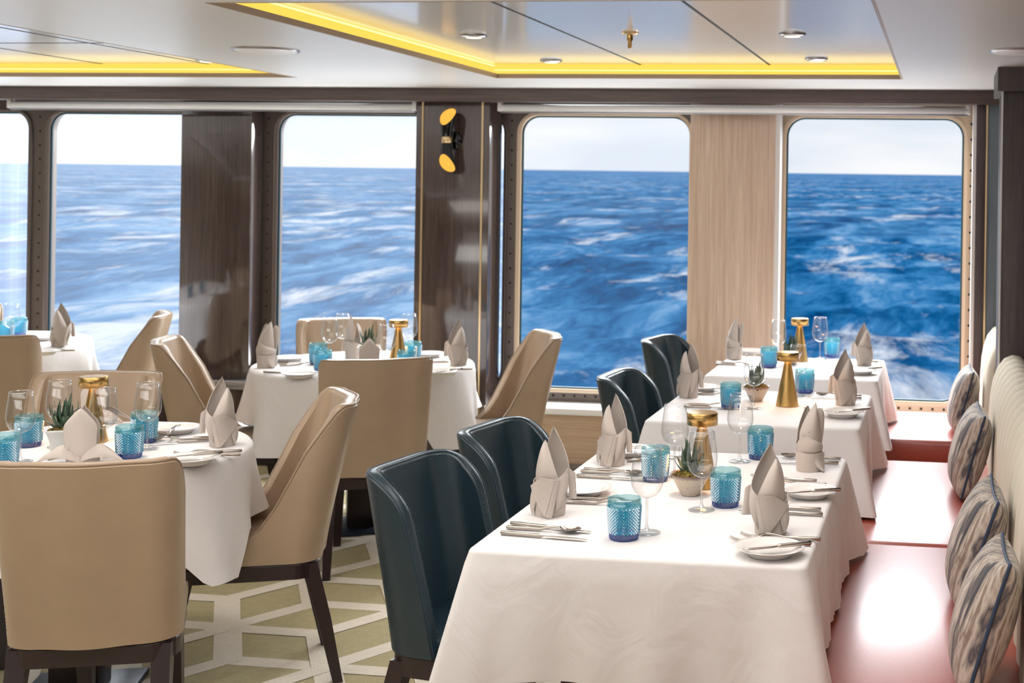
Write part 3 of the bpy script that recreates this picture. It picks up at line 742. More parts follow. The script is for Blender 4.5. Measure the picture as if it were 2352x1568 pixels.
def pillow(x, y, tilt, yaw, roll, label, z=.466, s=.84):
    o = make('pillow', (x, y, z), 0, label, 'pillow', 'striped pillows on the banquettes', (s, s, s))
    o.rotation_euler = (math.radians(roll), math.radians(tilt), math.radians(yaw))
pillow(.065, 6.20, 14, 3, 0, 'grey striped pillow farthest away, on the bench by the window', s=.80)
pillow(.066, 4.95, 15, 4, 1, 'grey and tan striped pillow, second farthest, alone on the long bench')
pillow(.052, 3.66, 18, 2, 2, 'brown striped pillow half hidden behind the nearest pillow')
pillow(.060, 3.02, 17, 0, -2, 'brown striped pillow nearest the camera at the right edge')

# ------------------------------------------------------------------ tableware
def make_wine():
    o = empty('wine_glass')
    bowl = [(.0035, .083), (.010, .0845), (.022, .090), (.031, .100), (.037, .113), (.0395, .127), (.039, .142), (.0365, .162), (.0335, .182), (.0310, .203)]
    b = MB().lathe(bowl + [(.0302, .2032), (.0305, .2025)], 40); b.obj('bowl', MAT['glass'], o)
    MB().tube([(.0309*math.cos(2*PI*i/40), .0309*math.sin(2*PI*i/40), .203) for i in range(40)], .0007, 6, 0, True).obj('rim', MAT['glass_rim'], o)
    MB().lathe([(.0036, .0835), (.0034, .07), (.0032, .045), (.0034, .018), (.006, .009), (.012, .0055)], 20).obj('stem', MAT['glass_solid'], o)
    MB().lathe([(.012, .0055), (.024, .0035), (.0335, .0018), (.0342, .0008), (.0335, 0), (0, 0)], 36).obj('foot', MAT['glass'], o)
    proto_done(o); return o
MAT['glass_rim'] = thin_glass('glass_rim', (1, 1, 1), .9, .35, (1, 1, 1))
MAT['glass_solid'] = thin_glass('glass_stem', (.93, .94, .94), .45, .16, (1, 1, 1), .3)
def make_tumbler():
    o = empty('tumbler'); n = 28; rows = 17; z0, z1 = .013, .078
    def rad(z): return .0335 + .0055*(z/.095)**.8
    V = []; Fc = []; B = MB()
    # staggered pyramids: valley lattice plus raised points
    val = [[None]*n for _ in range(rows+1)]; idx = {}
    for j in range(rows+1):
        z = lerp(z0, z1, j/rows); off = .5*(j % 2)
        for i in range(n):
            a = 2*PI*(i+off)/n; r = rad(z); idx[(j, i)] = len(V); V.append((r*math.cos(a), r*math.sin(a), z))
    for j in range(rows-1):
        off = .5*((j+1) % 2); z = lerp(z0, z1, (j+1)/rows)
        for i in range(n):
            # diamond: bottom (j, i'), left/right (j+1), top (j+2, i')
            if j % 2 == 0: bt = (j, i); l = (j+1, (i-1) % n); rg = (j+1, i); tp = (j+2, i)
            else: bt = (j, i); l = (j+1, i); rg = (j+1, (i+1) % n); tp = (j+2, i)
            a = 2*PI*(i+(.5 if j % 2 else 0))/n; r = rad(z)+.0036; k = len(V); V.append((r*math.cos(a), r*math.sin(a), z))
            q = [idx[bt], idx[rg], idx[tp], idx[l]]
            for a_, b_ in zip(q, q[1:]+q[:1]): Fc.append((a_, b_, k))
    B.add(V, Fc, 0, False)
    B.obj('cut_body', MAT['tumbler'], o)
    MB().lathe([(.0300, .010), (.0325, .04), (.0348, .07), (.0365, .0935)], 36).obj('inner_wall', MAT['glass'], o)
    MB().lathe([(rad(z1)+.0002, z1-.004), (rad(.0795)+.0025, .0805), (rad(.083)+.0008, .083), (rad(.092)+.0006, .092), (.0388, .0948), (.0372, .0952), (.0365, .0935)], 40).obj('rim_band', MAT['tumbler_rim'], o)
    bz = [(0, .0), (.028, .0), (.0325, .0012)]
    B2 = MB(); B2.lathe(bz, 40); m = 40
    B2.grid([[((r+(.0012 if i % 2 else -.0004))*math.cos(2*PI*i/m), (r+(.0012 if i % 2 else -.0004))*math.sin(2*PI*i/m), z) for i in range(m)] for r, z in ((.0325, .0012), (.0338, .006), (.0342, .0155))], 0, cu=True, smooth=False)
    B2.lathe([(.0300, .011), (0, .0105)], 36)
    B2.obj('foot', MAT['tumbler_base'], o)
    proto_done(o); return o
def make_lamp():
    o = empty('table_lamp')
    MB().lathe([(0, 0), (.044, 0), (.044, .003), (.0135, .165), (.0135, .172)], 40).obj('body', MAT['brass'], o)
    sh = MB().lathe([(.0395, .1735), (.0425, .172), (.0425, .2035), (.0415, .2045), (.0415, .2050), (.040, .2052), (0, .2052)], 44); sh.obj('shade', MAT['brass'], o)
    MB().lathe([(.0136, .1733), (.0392, .1733)], 32).obj('light_ring', MAT['lampglow'], o)
    proto_done(o); return o
def leafmesh(m, az, tilt, L, w, base):
    n = 7; rows = []
    for j in range(n+1):
        t = j/n; ww = w*(1-t)**.75*(.75+.5*t if t < .5 else 1)*.5; th = .3*ww
        bend = tilt + .5*t*(0 if tilt > 1.1 else 1)
        r = .004+L*t*math.cos(bend); z = base+L*t*math.sin(bend)
        rows.append([(r, -ww, z+th*1.2), (r+.000, 0, z), (r, ww, z+th*1.2), (r-.001, 0, z-th*1.3)])
    k = len(m.v); m.grid(rows, 0, cu=True); m.xf(Matrix.Rotation(az, 4, 'Z'), k)
def make_plant(name, pot, base, sc_):
    o = empty(name); r = random.Random(len(name))
    if pot == 'bowl':
        MB().lathe([(0, 0), (.022, 0), (.0245, .002), (.046, .042), (.053, .056), (.0535, .0585), (.051, .058), (.044, .045), (0, .042)], 40).obj('bowl', MAT['bowl'], o); rt_ = .046
    else:
        rows = []
        for z, h in ((0, .030), (.004, .031), (.05, .036), (.075, .044), (.082, .049), (.083, .047), (.07, .041)):
            q = rrect(-h, h, -h, h, .006, 3); rows.append([(x, y, z) for x, y in q])
        m = MB().grid(rows, 0, cu=True); m.add(rows[0], [tuple(range(len(rows[0])))]); m.obj('pot', MAT['pot_white'], o); rt_ = .040
    ms = MB(); k = 26
    ms.lathe([(rt_, base-.004), (rt_*.8, base+.008), (rt_*.4, base+.012), (0, base+.012)], 24)
    for i in range(70):
        a = r.uniform(0, 6.28); d = rt_*math.sqrt(r.uniform(.05, .95)); q = r.uniform(.004, .009)
        s0 = len(ms.v); ms.lathe([(0, -q), (q*.8, -q*.4), (q, q*.2), (q*.5, q*.9), (0, q)], 7); ms.xf(Matrix.Translation((d*math.cos(a), d*math.sin(a), base+.012-.012*(d/rt_)**2)), s0)
    ms.obj('moss', MAT['moss'], o)
    lf = MB()
    for ringn, tilt, L, w, ph in ((6, .30, .060, .032, 0), (6, .68, .070, .031, .5), (5, .98, .080, .028, .2), (3, 1.25, .088, .022, .6)):
        for i in range(ringn):
            leafmesh(lf, 2*PI*(i+ph)/ringn+r.uniform(-.2, .2), tilt+r.uniform(-.1, .1), L*sc_*r.uniform(.85, 1.12), w, base+.008)
    lf.obj('leaves', MAT['leaf'], o)
    proto_done(o); return o
def make_plate():
    m = MB().lathe([(0, .010), (.045, .010), (.052, .0115), (.060, .0165), (.0775, .0205), (.0788, .0200), (.0782, .0188), (.062, .0135), (.054, .006), (.049, .0), (.046, .0), (.045, .003), (0, .004)], 64)
    o = m.obj('side_plate', MAT['porcelain']); proto_done(o); return o
def make_knife(name, L, butter=False):
    o = empty(name); hl = L*.46
    MB().tube([(x, 0, .0058) for x in (0, .002, hl*.5, hl-.003, hl)], .005, 10, 0, False, lambda t: .0036 if t < .05 else lerp(.0056, .0044, t)).obj('handle', MAT['chrome'], o)
    m = MB(); m.tube([(hl, 0, .0058), (hl+.004, 0, .0058), (hl+.008, 0, .0058)], .0052, 10, 0, False, lambda t: .0052-.003*t)
    rows = []; n = 12
    for i in range(n+1):
        t = i/n; x = lerp(hl+.006, L, t); wd = (.0085 if not butter else .011)*math.sin(min(1, t*4+.25)*PI/2)*math.sqrt(max(0, 1-max(0, (t-.72)/.28)**2))
        rows.append([(x, -wd*.55, .0052), (x, 0, .0066), (x, wd, .0052), (x, 0, .0040)])
    m.grid(rows, 0, cu=True); m.obj('blade', MAT['chrome'], o); proto_done(o); return o
def hgt(t): return .0055 + .010*math.exp(-((t-.62)/.10)**2)*.9
def make_fork():
    o = empty('fork'); L = .19; hl = .085
    MB().tube([(x, 0, .0055) for x in (0, .002, hl*.5, hl-.002, hl)], .005, 10, 0, False, lambda t: .0034 if t < .05 else lerp(.0052, .0042, t)).obj('handle', MAT['chrome'], o)
    m = MB(); m.tube([(hl+(.045*i/6), 0, .0055+.007*math.sin(i/6*PI/2)) for i in range(7)], .0026, 8, 0, False, lambda t: lerp(.004, .0028, t))
    def plate(pts, w):
        m.grid([[(x, -w, z+.0006), (x, w, z+.0006), (x, w, z-.0006), (x, -w, z-.0006)] for x, z in pts], 0, cu=True)
    rows = []
    for i in range(7):
        t = i/6; x = lerp(.128, .148, t); w = .003+.0085*math.sin(t*PI/2); z = .0125-.006*t**.8*math.sin(t*PI*.6)
        rows.append([(x, -w, z+.0006), (x, w, z+.0006), (x, w, z-.0006), (x, -w, z-.0006)])
    m.grid(rows, 0, cu=True); zl = rows[-1][0][2]
    for k in range(4):
        yy = -.0096+.0064*k; rw = []
        for i in range(7):
            t = i/6; x = lerp(.147, .19, t); z = zl-.0006-.004*math.sin(t*PI*.8)+.008*t*t
            rw.append([(x, yy-.0014*(1-.5*t), z+.0007), (x, yy+.0014*(1-.5*t), z+.0007), (x, yy+.0014*(1-.5*t), z-.0007), (x, yy-.0014*(1-.5*t), z-.0007)])
        m.grid(rw, 0, cu=True)
    m.obj('head', MAT['chrome'], o); proto_done(o); return o
def make_spoon():
    o = empty('spoon'); hl = .085
    MB().tube([(x, 0, .0055) for x in (0, .002, hl*.5, hl-.002, hl)], .005, 10, 0, False, lambda t: .0034 if t < .05 else lerp(.0052, .0042, t)).obj('handle', MAT['chrome'], o)
    m = MB(); m.tube([(hl+(.045*i/6), 0, .0055+.007*math.sin(i/6*PI/2)) for i in range(7)], .0026, 8, 0, False, lambda t: lerp(.004, .0028, t))
    up_ = []; dn = []
    for j in range(7):
        rr = j/6; r1 = []; r2_ = []
        for i in range(24):
            a = 2*PI*i/24; x = .158+.0285*rr*math.cos(a); y = .0175*rr*math.sin(a)*(1-.12*math.cos(a)); z = .0125-.0095*(1-rr**2)
            r1.append((x, y, z+.0008)); r2_.append((x, y, z-.0006))
        up_.append(r1); dn.append(r2_)
    m.grid(up_, 0, cu=True); m.grid(dn, 0, cu=True); m.grid([up_[-1], dn[-1]], 0, cu=True)
    m.obj('bowl', MAT['chrome'], o); proto_done(o); return o
# napkins
def sheet(m, fn, nu=14, nv=14, th=.0016):
    P = [[Vector(fn(i/nu, j/nv)) for i in range(nu+1)] for j in range(nv+1)]; N = []
    for j in range(nv+1):
        r = []
        for i in range(nu+1):
            a = P[j][min(i+1, nu)]-P[j][max(i-1, 0)]; b = P[min(j+1, nv)][i]-P[max(j-1, 0)][i]; c = a.cross(b)
            r.append(c.normalized()*th if c.length > 1e-10 else Vector((0, 0, 0)))
        N.append(r)
    Q = [[P[j][i]+N[j][i] for i in range(nu+1)] for j in range(nv+1)]
    m.grid(P); m.grid(Q)
    for bp, bq in (([P[0][i] for i in range(nu+1)], [Q[0][i] for i in range(nu+1)]), ([P[nv][i] for i in range(nu+1)], [Q[nv][i] for i in range(nu+1)]), ([P[j][0] for j in range(nv+1)], [Q[j][0] for j in range(nv+1)]), ([P[j][nu] for j in range(nv+1)], [Q[j][nu] for j in range(nv+1)])): m.grid([bp, bq], smooth=False)
def cyl(phi, r, z, ex=1.05): a = math.radians(phi); return (ex*r*math.sin(a), -r*math.cos(a), z)
def poly(P, v):
    """point at v (0-1) along a smooth line through P"""
    n = len(P)-1; x = min(n-1e-6, max(0, v*n)); i = int(x); t = x-i
    a, b = Vector(P[i]), Vector(P[i+1]); p0 = Vector(P[i-1]) if i else a*2-b; p3 = Vector(P[i+2]) if i+2 <= n else b*2-a
    return .5*((2*a)+(b-p0)*t+(2*p0-5*a+4*b-p3)*t*t+(3*a-p0-3*b+p3)*t**3)
def patch(m, L, Rr, bulge=(0, 0, 0), nu=12, nv=14, th=.0017, k=.01):
    B = Vector(bulge)*k
    def fn(u, v):
        return poly(L, v)*k*(1-u)+poly(Rr, v)*k*u + B*(4*u*(1-u))*(math.sin(PI*min(1, max(0, .12+.88*v)))**.5 if len(L) > 2 else 1)
    sheet(m, fn, nu, nv, th)
def foot_tube(m, h, sl=.6, a0=-175, a1=185):
    def wrap(u, v):
        ph = lerp(a0, a1, u); zt = h+.016*math.cos(math.radians(ph-180))*sl
        return cyl(ph, .0335+.003*math.sin(v*PI*.6)+.0014*u, zt*v)
    sheet(m, wrap, 40, 8)
def make_napkin(kind):
    m = MB(); lab = None
    if kind != 'bare':
        foot_tube(m, .085)
        patch(m, [(-2.7, -1.6, 6.5), (-3.0, -1.2, 10.5), (-2.5, -.4, 14.8), (-1.2, -.2, 18.0)], [(4.0, -2.4, 8.0), (2.6, -2.6, 11.2), (.8, -1.8, 14.8), (-1.2, -.2, 18.0)], (0, -2.2, 0))
        patch(m, [(-2.6, 1.6, 7), (-2.6, 1.4, 12), (-1.4, 1.3, 17), (.2, 1.0, 21.4)], [(5.0, .4, 8), (4.7, .8, 12), (3.0, 1.2, 16.5), (.2, 1.0, 21.4)], (0, 1.9, 0))
        patch(m, [(-4.1, -1.9, 7.0), (-.3, -4.3, 9.8)], [(1.2, -5.0, .5), (3.4, -4.3, 9.5)], (-.1, -.5, 0))
        patch(m, [(3.4, -4.3, 9.5), (1.2, -5.0, .5)], [(4.3, -3.5, 9.2), (2.7, -4.4, .2)], (.0, -.25, 0))
        patch(m, [(-4.2, -.6, 6.6), (-4.3, -1.5, 3.2), (-3.2, -3.0, .5)], [(-2.2, -3.2, 6.0), (-2.0, -3.5, 3.6), (-2.9, -3.2, .6)], (-.5, -.5, 0))
        patch(m, [(3.0, -3.5, 9.2), (3.2, -3.7, 5.0), (3.3, -3.3, 1.6)], [(5.0, -.6, 11.6), (5.3, -1.0, 7.2), (3.9, -2.4, 2.6)], (.7, -.7, 0))
        patch(m, [(5.0, -.4, 11.6), (5.0, .2, 4.2)], [(6.3, .9, 10.2), (6.9, .6, 4.1)], (.4, -.3, 0))
        patch(m, [(-3.6, 1.0, 0), (-3.9, 1.0, 9.5)], [(3.6, 1.0, 0), (4.8, .8, 9.6)], (0, 2.6, 0))
    else:
        foot_tube(m, .060, .2)
        patch(m, [(-3.9, -.6, 5.2), (-4.1, -.6, 8.4), (-3.0, -2.4, 11.4)], [(3.9, -.6, 5.2), (4.2, -.6, 7.0), (4.0, -.5, 8.0)], (0, -3.6, .2))
        patch(m, [(4.0, -1.3, 5.6), (3.9, -2.3, .4)], [(4.9, -.2, 4.6), (4.7, -.6, .8)], (.3, -.3, 0))
        patch(m, [(-3.6, -1.9, 5.5), (2.2, -4.0, .5)], [(3.9, -1.4, 5.6), (3.9, -2.4, .3)], (0, -1.6, 0))
        patch(m, [(-3.5, -.9, 8), (-3.2, -.6, 12), (-1.0, -.4, 16.5), (1.9, -.2, 20.3)], [(3.4, -1.4, 7.0), (3.2, -1.2, 11), (2.7, -.8, 16), (1.9, -.2, 20.3)], (0, -2.0, 0))
        patch(m, [(-3.4, 1.6, 8), (-3.0, 1.4, 13), (-1.2, 1.2, 18.2), (-.2, 1.1, 19.4)], [(3.0, 1.8, 8), (2.6, 1.6, 13), (1.0, 1.4, 17.6), (.3, 1.2, 19.2)], (0, 1.0, 0))
        patch(m, [(2.6, .6, 7.5), (2.9, .7, 12), (2.7, .9, 16.5), (3.5, 1.1, 18.6)], [(4.2, .2, 7.6), (4.9, .4, 12), (5.2, .8, 16.5), (4.6, 1.0, 18.0)], (.3, -.5, 0))
        patch(m, [(-3.6, .8, 0), (-3.9, .8, 9)], [(3.7, .8, 0), (4.4, .6, 8)], (0, 2.6, 0))
        lab = MB()
        for r_ in range(4): lab.box(-.012+.002*r_, .004+.001*r_, -.0272, -.0268, .118+.0042*r_, .1205+.0042*r_)
    if kind == 'mirror': m.v = [(-x, y, z) for x, y, z in m.v]
    o = m.obj('folded_napkin', MAT['napkin'])
    if lab: lab.obj('care_label', MAT['tag_black'], o)
    proto_done(o); return o
def make_lotus():
    m = MB()
    for y, hs, w_ in ((-2.4, 1.0, 4.1), (.8, 1.03, 4.0)):
        s_ = -1 if y < 0 else 1
        patch(m, [(-.6, y, 1.0), (-w_*.9, y, 4.2), (-w_, y, 8.0), (-w_*.98, y, 10.8), (-w_*.45, y, 13.6), (0, y, 15.4*hs)], [(.6, y, 1.0), (w_*.9, y, 4.2), (w_, y, 8.0), (w_*.98, y, 10.8), (w_*.45, y, 13.6), (0, y, 15.4*hs)], (0, 1.5*s_, 0), 14, 22)
    patch(m, [(-3.3, -2.9, 4.2), (-3.9, -3.2, 9), (-1.0, -3.1, 12.9)], [(-2.9, -3.2, 4.0), (-1.0, -3.6, 9.4), (-.6, -3.1, 13.0)], (0, -.1, 0), 8, 12)
    for sg in (-1, 1):
        patch(m, [(sg*2.4, -2.6, 5.4), (sg*5.2, -2.0, 5.2), (sg*8.2, -2.2, 3.2), (sg*11.2, -2.6, .9)], [(sg*.1, -3.6, .7), (sg*3.6, -4.2, 2.0), (sg*7.4, -3.4, 1.9), (sg*11.2, -2.6, .5)], (0, -.35, .2), 12, 16)
        patch(m, [(sg*2.0, 1.6, 5.0), (sg*5.0, 1.8, 4.4), (sg*7.4, 1.8, 2.6), (sg*9.4, 1.6, .6)], [(sg*.1, 3.0, .7), (sg*3.6, 3.2, 1.2), (sg*6.8, 2.6, .9), (sg*9.4, 1.6, .3)], (0, .8, .3), 10, 14)
    def ft(u, v):
        a = lerp(-180, 180, u); return (.041*math.sin(math.radians(a)), -.034*math.cos(math.radians(a)), .024*v)
    sheet(m, ft, 26, 4)
    patch(m, [(-.55, -3.75, 2.5), (-.55, -3.75, 0)], [(.55, -3.75, 2.5), (.55, -3.75, 0)], (0, -.35, 0), 6, 4)
    o = m.obj('folded_napkin', MAT['napkin']); proto_done(o); return o
PROTO.update(wine=make_wine(), tumbler=make_tumbler(), lamp=make_lamp(), bowlplant=make_plant('succulent_bowl', 'bowl', .050, 1.05), potplant=make_plant('potted_succulent', 'pot', .072, 1.15),
             plate=make_plate(), knife=make_knife('knife', .215), butter=make_knife('butter_knife', .165, True), fork=make_fork(), spoon=make_spoon(),
             n_std=make_napkin('std'), n_mir=make_napkin('mirror'), n_bare=make_napkin('bare'), n_lotus=make_lotus())
Z = TT+.0008
def put(kind, px, py, label, cat, group=None, rz=0, scale=None):
    return make(kind, at(px, py, Z), math.radians(rz), label, cat, group, scale)
GW, GT, GN, GP = 'wine glasses on the tables', 'aqua cut-glass tumblers', 'folded napkins on the tables', 'side plates on the tables'
def wine(px, py, lb): put('wine', px, py, lb, 'wine glass', GW, rnd.uniform(0, 90))
def tumb(px, py, lb): put('tumbler', px, py, lb, 'tumbler', GT, rnd.uniform(0, 90))
def plate(px, py, lb): put('plate', px, py, lb, 'plate', GP)
def nap(kind, px, py, rz, lb, sc=1.0, yaw=0): put(kind, px, py, lb, 'napkin', GN, rz, (sc, sc, sc))
CN = {'knife': .215, 'butter': .165, 'fork': .19, 'spoon': .1865}
def cut(kind, hx, hy, tx, ty, lb, z=None, tilt=0):
    """cutlery lying from the end of its handle towards its tip"""
    a = Vector(at(hx, hy, Z if z is None else z)); b = Vector(at(tx, ty, Z if z is None else z)); d = b-a
    o = make(kind, a, math.atan2(d.y, d.x), lb, {'knife': 'knife', 'butter': 'knife', 'fork': 'fork', 'spoon': 'spoon'}[kind], 'cutlery on the tables')
    if tilt: o.rotation_euler = (0, math.radians(tilt), math.atan2(d.y, d.x))
    return o
# --- front rectangular table
nap('n_std', 1262, 1180, -8, 'taupe folded napkin at the front left seat of the front table', 1.03)
nap('n_std', 1406, 1066, -20, 'taupe folded napkin at the rear left seat of the front table', .98)
nap('n_mir', 1770, 1222, 12, 'grey folded napkin behind the front right plate of the front table', 1.0)
nap('n_bare', 1857, 1079, 30, 'double-pointed taupe napkin with a care label at the front table', .97)
tumb(1433, 1236, 'aqua tumbler nearest the camera, beside a wine glass stem, front table')
tumb(1505, 1103, 'aqua tumbler seen through the front left wine glass')
tumb(1666, 1161, 'aqua tumbler right of the succulent bowl on the front table')
tumb(1746, 1052, 'aqua tumbler at the far right of the front table')
wine(1485, 1223, 'wine glass nearest the camera, right of the closest aqua tumbler')
wine(1549, 1092, 'wine glass left of the brass lamp on the front table')
wine(1611, 1171, 'wine glass standing before the succulent and lamp of the front table')
wine(1699, 1060, 'wine glass before the far right tumbler of the front table')
put('lamp', 1611, 1117, 'brass lamp behind the succulent on the front table', 'table lamp', 'brass table lamps', 20)
put('bowlplant', 1585, 1136, 'spiky succulent with moss in a speckled bowl on the front table', 'plant', 'succulents in bowls', 40)
plate(1337, 1134, 'white side plate right of the front left napkin, front table')
plate(1768, 1273, 'white side plate at the front right corner of the front table')
plate(1858, 1139, 'white side plate at the rear right of the front table')
plate(1442, 1044, 'white side plate behind the rear left napkin of the front table')
cut('knife', 1150, 1228, 1338, 1243, 'knife nearest the table edge at the front left corner')
cut('spoon', 1163, 1215, 1335, 1226, 'spoon lying between two knives at the front left corner')
cut('knife', 1173, 1206, 1368, 1227, 'knife behind the spoon at the front left corner')
cut('fork', 1298, 1156, 1395, 1160, 'fork lying between the front left plate and napkin')
cut('fork', 1310, 1146, 1405, 1152, 'fork lying close against the front left plate')
cut('knife', 1324, 1096, 1440, 1103, 'knife with thick handle right of the rear left napkin')
cut('spoon', 1334, 1086, 1478, 1093, 'spoon half seen through the front left wine glass')
cut('knife', 1341, 1081, 1478, 1088, 'knife behind the spoon right of the rear left napkin')
cut('fork', 1440, 1061, 1552, 1053, 'fork at the far edge beside the rear left plate')
cut('fork', 1862, 1254, 1615, 1240, 'fork with its tines left of the front right plate')
cut('fork', 1885, 1243, 1660, 1232, 'fork slipped behind the front right plate')
cut('butter', 1863, 1252, 1712, 1266, 'butter knife resting on the front right plate', z=TT+.021)
cut('knife', 1890, 1186, 1700, 1177, 'knife in front, right of the grey napkin on the front table')
cut('spoon', 1886, 1174, 1712, 1167, 'spoon behind the knife, right of the grey napkin')
cut('fork', 1899, 1117, 1703, 1109, 'fork nearer the rear right plate of the front table')
cut('fork', 1876, 1108, 1712, 1098, 'fork farther behind the rear right plate of the front table')
cut('butter', 1931, 1128, 1812, 1135, 'butter knife resting on the rear right plate of the front table', z=TT+.021)
cut('knife', 1926, 1067, 1762, 1063, 'knife right of the double-pointed napkin, nearer the camera')
cut('spoon', 1931, 1057, 1782, 1051, 'spoon right of the double-pointed napkin, farther back')
# --- middle rectangular table
nap('n_std', 1581, 911, -25, 'taupe folded napkin on the left of the middle rectangular table')
nap('n_mir', 1942, 928, 10, 'taupe folded napkin on the right of the middle rectangular table', 1.0)
tumb(1678, 937, 'aqua tumbler left of the succulent on the middle rectangular table')
tumb(1848, 901, 'aqua tumbler right of the tall brass lamp on the middle table')
wine(1731, 938, 'wine glass before the succulent on the middle rectangular table')
wine(1832, 909, 'wine glass behind the brass lamp on the middle rectangular table')
put('lamp', 1808, 931, 'brass lamp in full view on the middle rectangular table', 'table lamp', 'brass table lamps', 50)
put('bowlplant', 1737, 920, 'spiky succulent in a grey bowl on the middle rectangular table', 'plant', 'succulents in bowls', 130)
plate(1611, 897, 'white side plate behind the left napkin of the middle table')
plate(1935, 956, 'white side plate at the right front of the middle table')
cut('knife', 1571, 936, 1692, 941, 'knife at the left front edge of the middle table')
cut('spoon', 1575, 931, 1648, 933, 'spoon behind the knife at the left of the middle table')
cut('fork', 1592, 906, 1668, 908, 'fork before the left plate of the middle table')
cut('butter', 1999, 941, 1900, 952, 'butter knife resting on the right plate of the middle table', z=TT+.021)
cut('knife', 1979, 917, 1858, 914, 'knife right of the right napkin on the middle table')
cut('spoon', 1979, 911, 1868, 909, 'spoon right of the right napkin, farther back on the middle table')
cut('fork', 1960, 950, 1838, 942, 'fork left of the right plate on the middle table')
# --- window side rectangular table
nap('n_bare', 1686, 824, -30, 'crumpled light taupe napkin on the left of the window-side rectangular table')
nap('n_mir', 1985, 838, 5, 'taupe napkin against the sea on the right of the window-side table', .95)
tumb(1766, 843, 'aqua tumbler left of the lamp on the window-side rectangular table')
tumb(1911, 820, 'aqua tumbler against the sea on the window-side rectangular table')
wine(1787, 833, 'wine glass before the window frame on the window-side rectangular table')
wine(1883, 824, 'frosted-looking wine glass against the sea on the window-side table')
put('lamp', 1836, 828, 'brass lamp against the sea on the window-side rectangular table', 'table lamp', 'brass table lamps', 80)
put('bowlplant', 1817, 836, 'succulent behind the middle lamp on the window-side table', 'plant', 'succulents in bowls', 250)
plate(1724, 812, 'white side plate behind the crumpled napkin on the window-side table')
plate(1975, 858, 'white side plate at the right front of the window-side table')
cut('knife', 1645, 838, 1705, 842, 'knife at the left edge of the window-side table')
cut('fork', 1646, 834, 1705, 838, 'fork behind the knife at the left of the window-side table')
cut('butter', 2026, 846, 1950, 852, 'butter knife resting on the right plate of the window-side table', z=TT+.021)
cut('knife', 2018, 833, 1930, 830, 'knife right of the napkin on the window-side table')
cut('fork', 2000, 856, 1890, 847, 'fork left of the right plate on the window-side table')
# --- near left round table
nap('n_lotus', 190, 1062, 19, 'taupe winged napkin standing behind the nearest beige chair', 1.05)
nap('n_mir', 511, 1022, 40, 'taupe pointed napkin with a light flap at the right of the near left table', 1.0)
nap('n_lotus', 216, 972, 200, 'taupe winged napkin half hidden behind the lamp on the left round table', 1.0)
tumb(8, 1073, 'aqua tumbler cut by the left edge of the photo, near left table')
tumb(66, 1024, 'aqua tumbler behind the leftmost wine glass, near left table')
tumb(297, 1050, 'aqua tumbler right of the winged napkin, near left table')
tumb(331, 1015, 'aqua tumbler behind the right wine glass, near left table')
wine(46, 1060, 'leftmost wine glass on the near left round table')
wine(136, 1026, 'wine glass behind the white pot on the near left table')
wine(237, 1049, 'wine glass before the brass lamp on the near left table')
wine(338, 1031, 'wine glass before the right tumbler on the near left table')
put('lamp', 213, 1014, 'brass lamp behind a wine glass on the near left round table', 'table lamp', 'brass table lamps', 10)
put('potplant', 146, 1046, 'spiky succulent in a white square pot on the near left table', 'plant', 'succulents in white pots', 32)
plate(404, 993, 'white side plate at the far right of the near left round table')
plate(440, 1064, 'white side plate behind the nearest beige chair, near left table')
cut('spoon', 480, 1008, 380, 1012, 'spoon left of the pointed napkin on the near left table')
cut('knife', 490, 1013, 368, 1021, 'knife left of the pointed napkin on the near left table')
cut('butter', 384, 1000, 400, 988, 'butter knife resting on the far plate of the near left table', z=TT+.021)
cut('butter', 512, 1042, 400, 1052, 'butter knife resting on the near plate of the near left table', z=TT+.021)
cut('fork', 556, 1038, 395, 1046, 'fork with handle at the right rim of the near left table, farther')
cut('fork', 552, 1047, 362, 1051, 'fork with handle at the right rim of the near left table, nearer')
# --- middle round table
nap('n_bare', 611, 843, 25, 'taupe napkin with a care label at the left of the middle round table')
nap('n_mir', 1053, 838, 20, 'pale napkin at the right of the middle round table, before the column', .98)
nap('n_std', 812, 829, 150, 'tall taupe napkin at the back of the middle round table')
nap('n_lotus', 847, 858, 28, 'round-shouldered taupe napkin right behind the middle beige chair back', 1.0)
tumb(741, 853, 'aqua tumbler left of the beige chair back on the middle round table')
tumb(730, 836, 'aqua tumbler under the left wine glass, farther, middle round table')
tumb(933, 853, 'aqua tumbler just above the chair back, right side, middle round table')
tumb(948, 831, 'aqua tumbler right of the lamp, farther, middle round table')
wine(757, 829, 'leftmost wine glass on the middle round table')
wine(786, 818, 'tallest-standing wine glass left of the back napkin, middle round table')
wine(887, 851, 'wine glass left of the lamp on the middle round table')
wine(939, 818, 'wine glass right behind the lamp on the middle round table')
put('lamp', 914, 837, 'brass lamp between wine glasses on the middle round table', 'table lamp', 'brass table lamps', 60)
put('potplant', 846, 836, 'succulent in a white pot behind the middle chair back', 'plant', 'succulents in white pots', 20)
plate(689, 866, 'white side plate at the front left of the middle round table')
plate(664, 829, 'white side plate at the back left of the middle round table')
plate(984, 819, 'white side plate at the back right of the middle round table')
plate(1018, 861, 'white side plate at the front right of the middle round table')
cut('fork', 605, 857, 700, 861, 'fork left of the front left plate, middle round table')
cut('knife', 640, 838, 712, 836, 'knife right of the left napkin, middle round table')
cut('spoon', 642, 842, 705, 838, 'spoon right of the left napkin, middle round table')
cut('knife', 1031, 833, 960, 835, 'knife left of the right napkin, middle round table')
cut('fork', 1084, 849, 1000, 855, 'fork at the right rim of the middle round table')
cut('butter', 1060, 848, 990, 860, 'butter knife resting on the front right plate, middle round table', z=TT+.021)
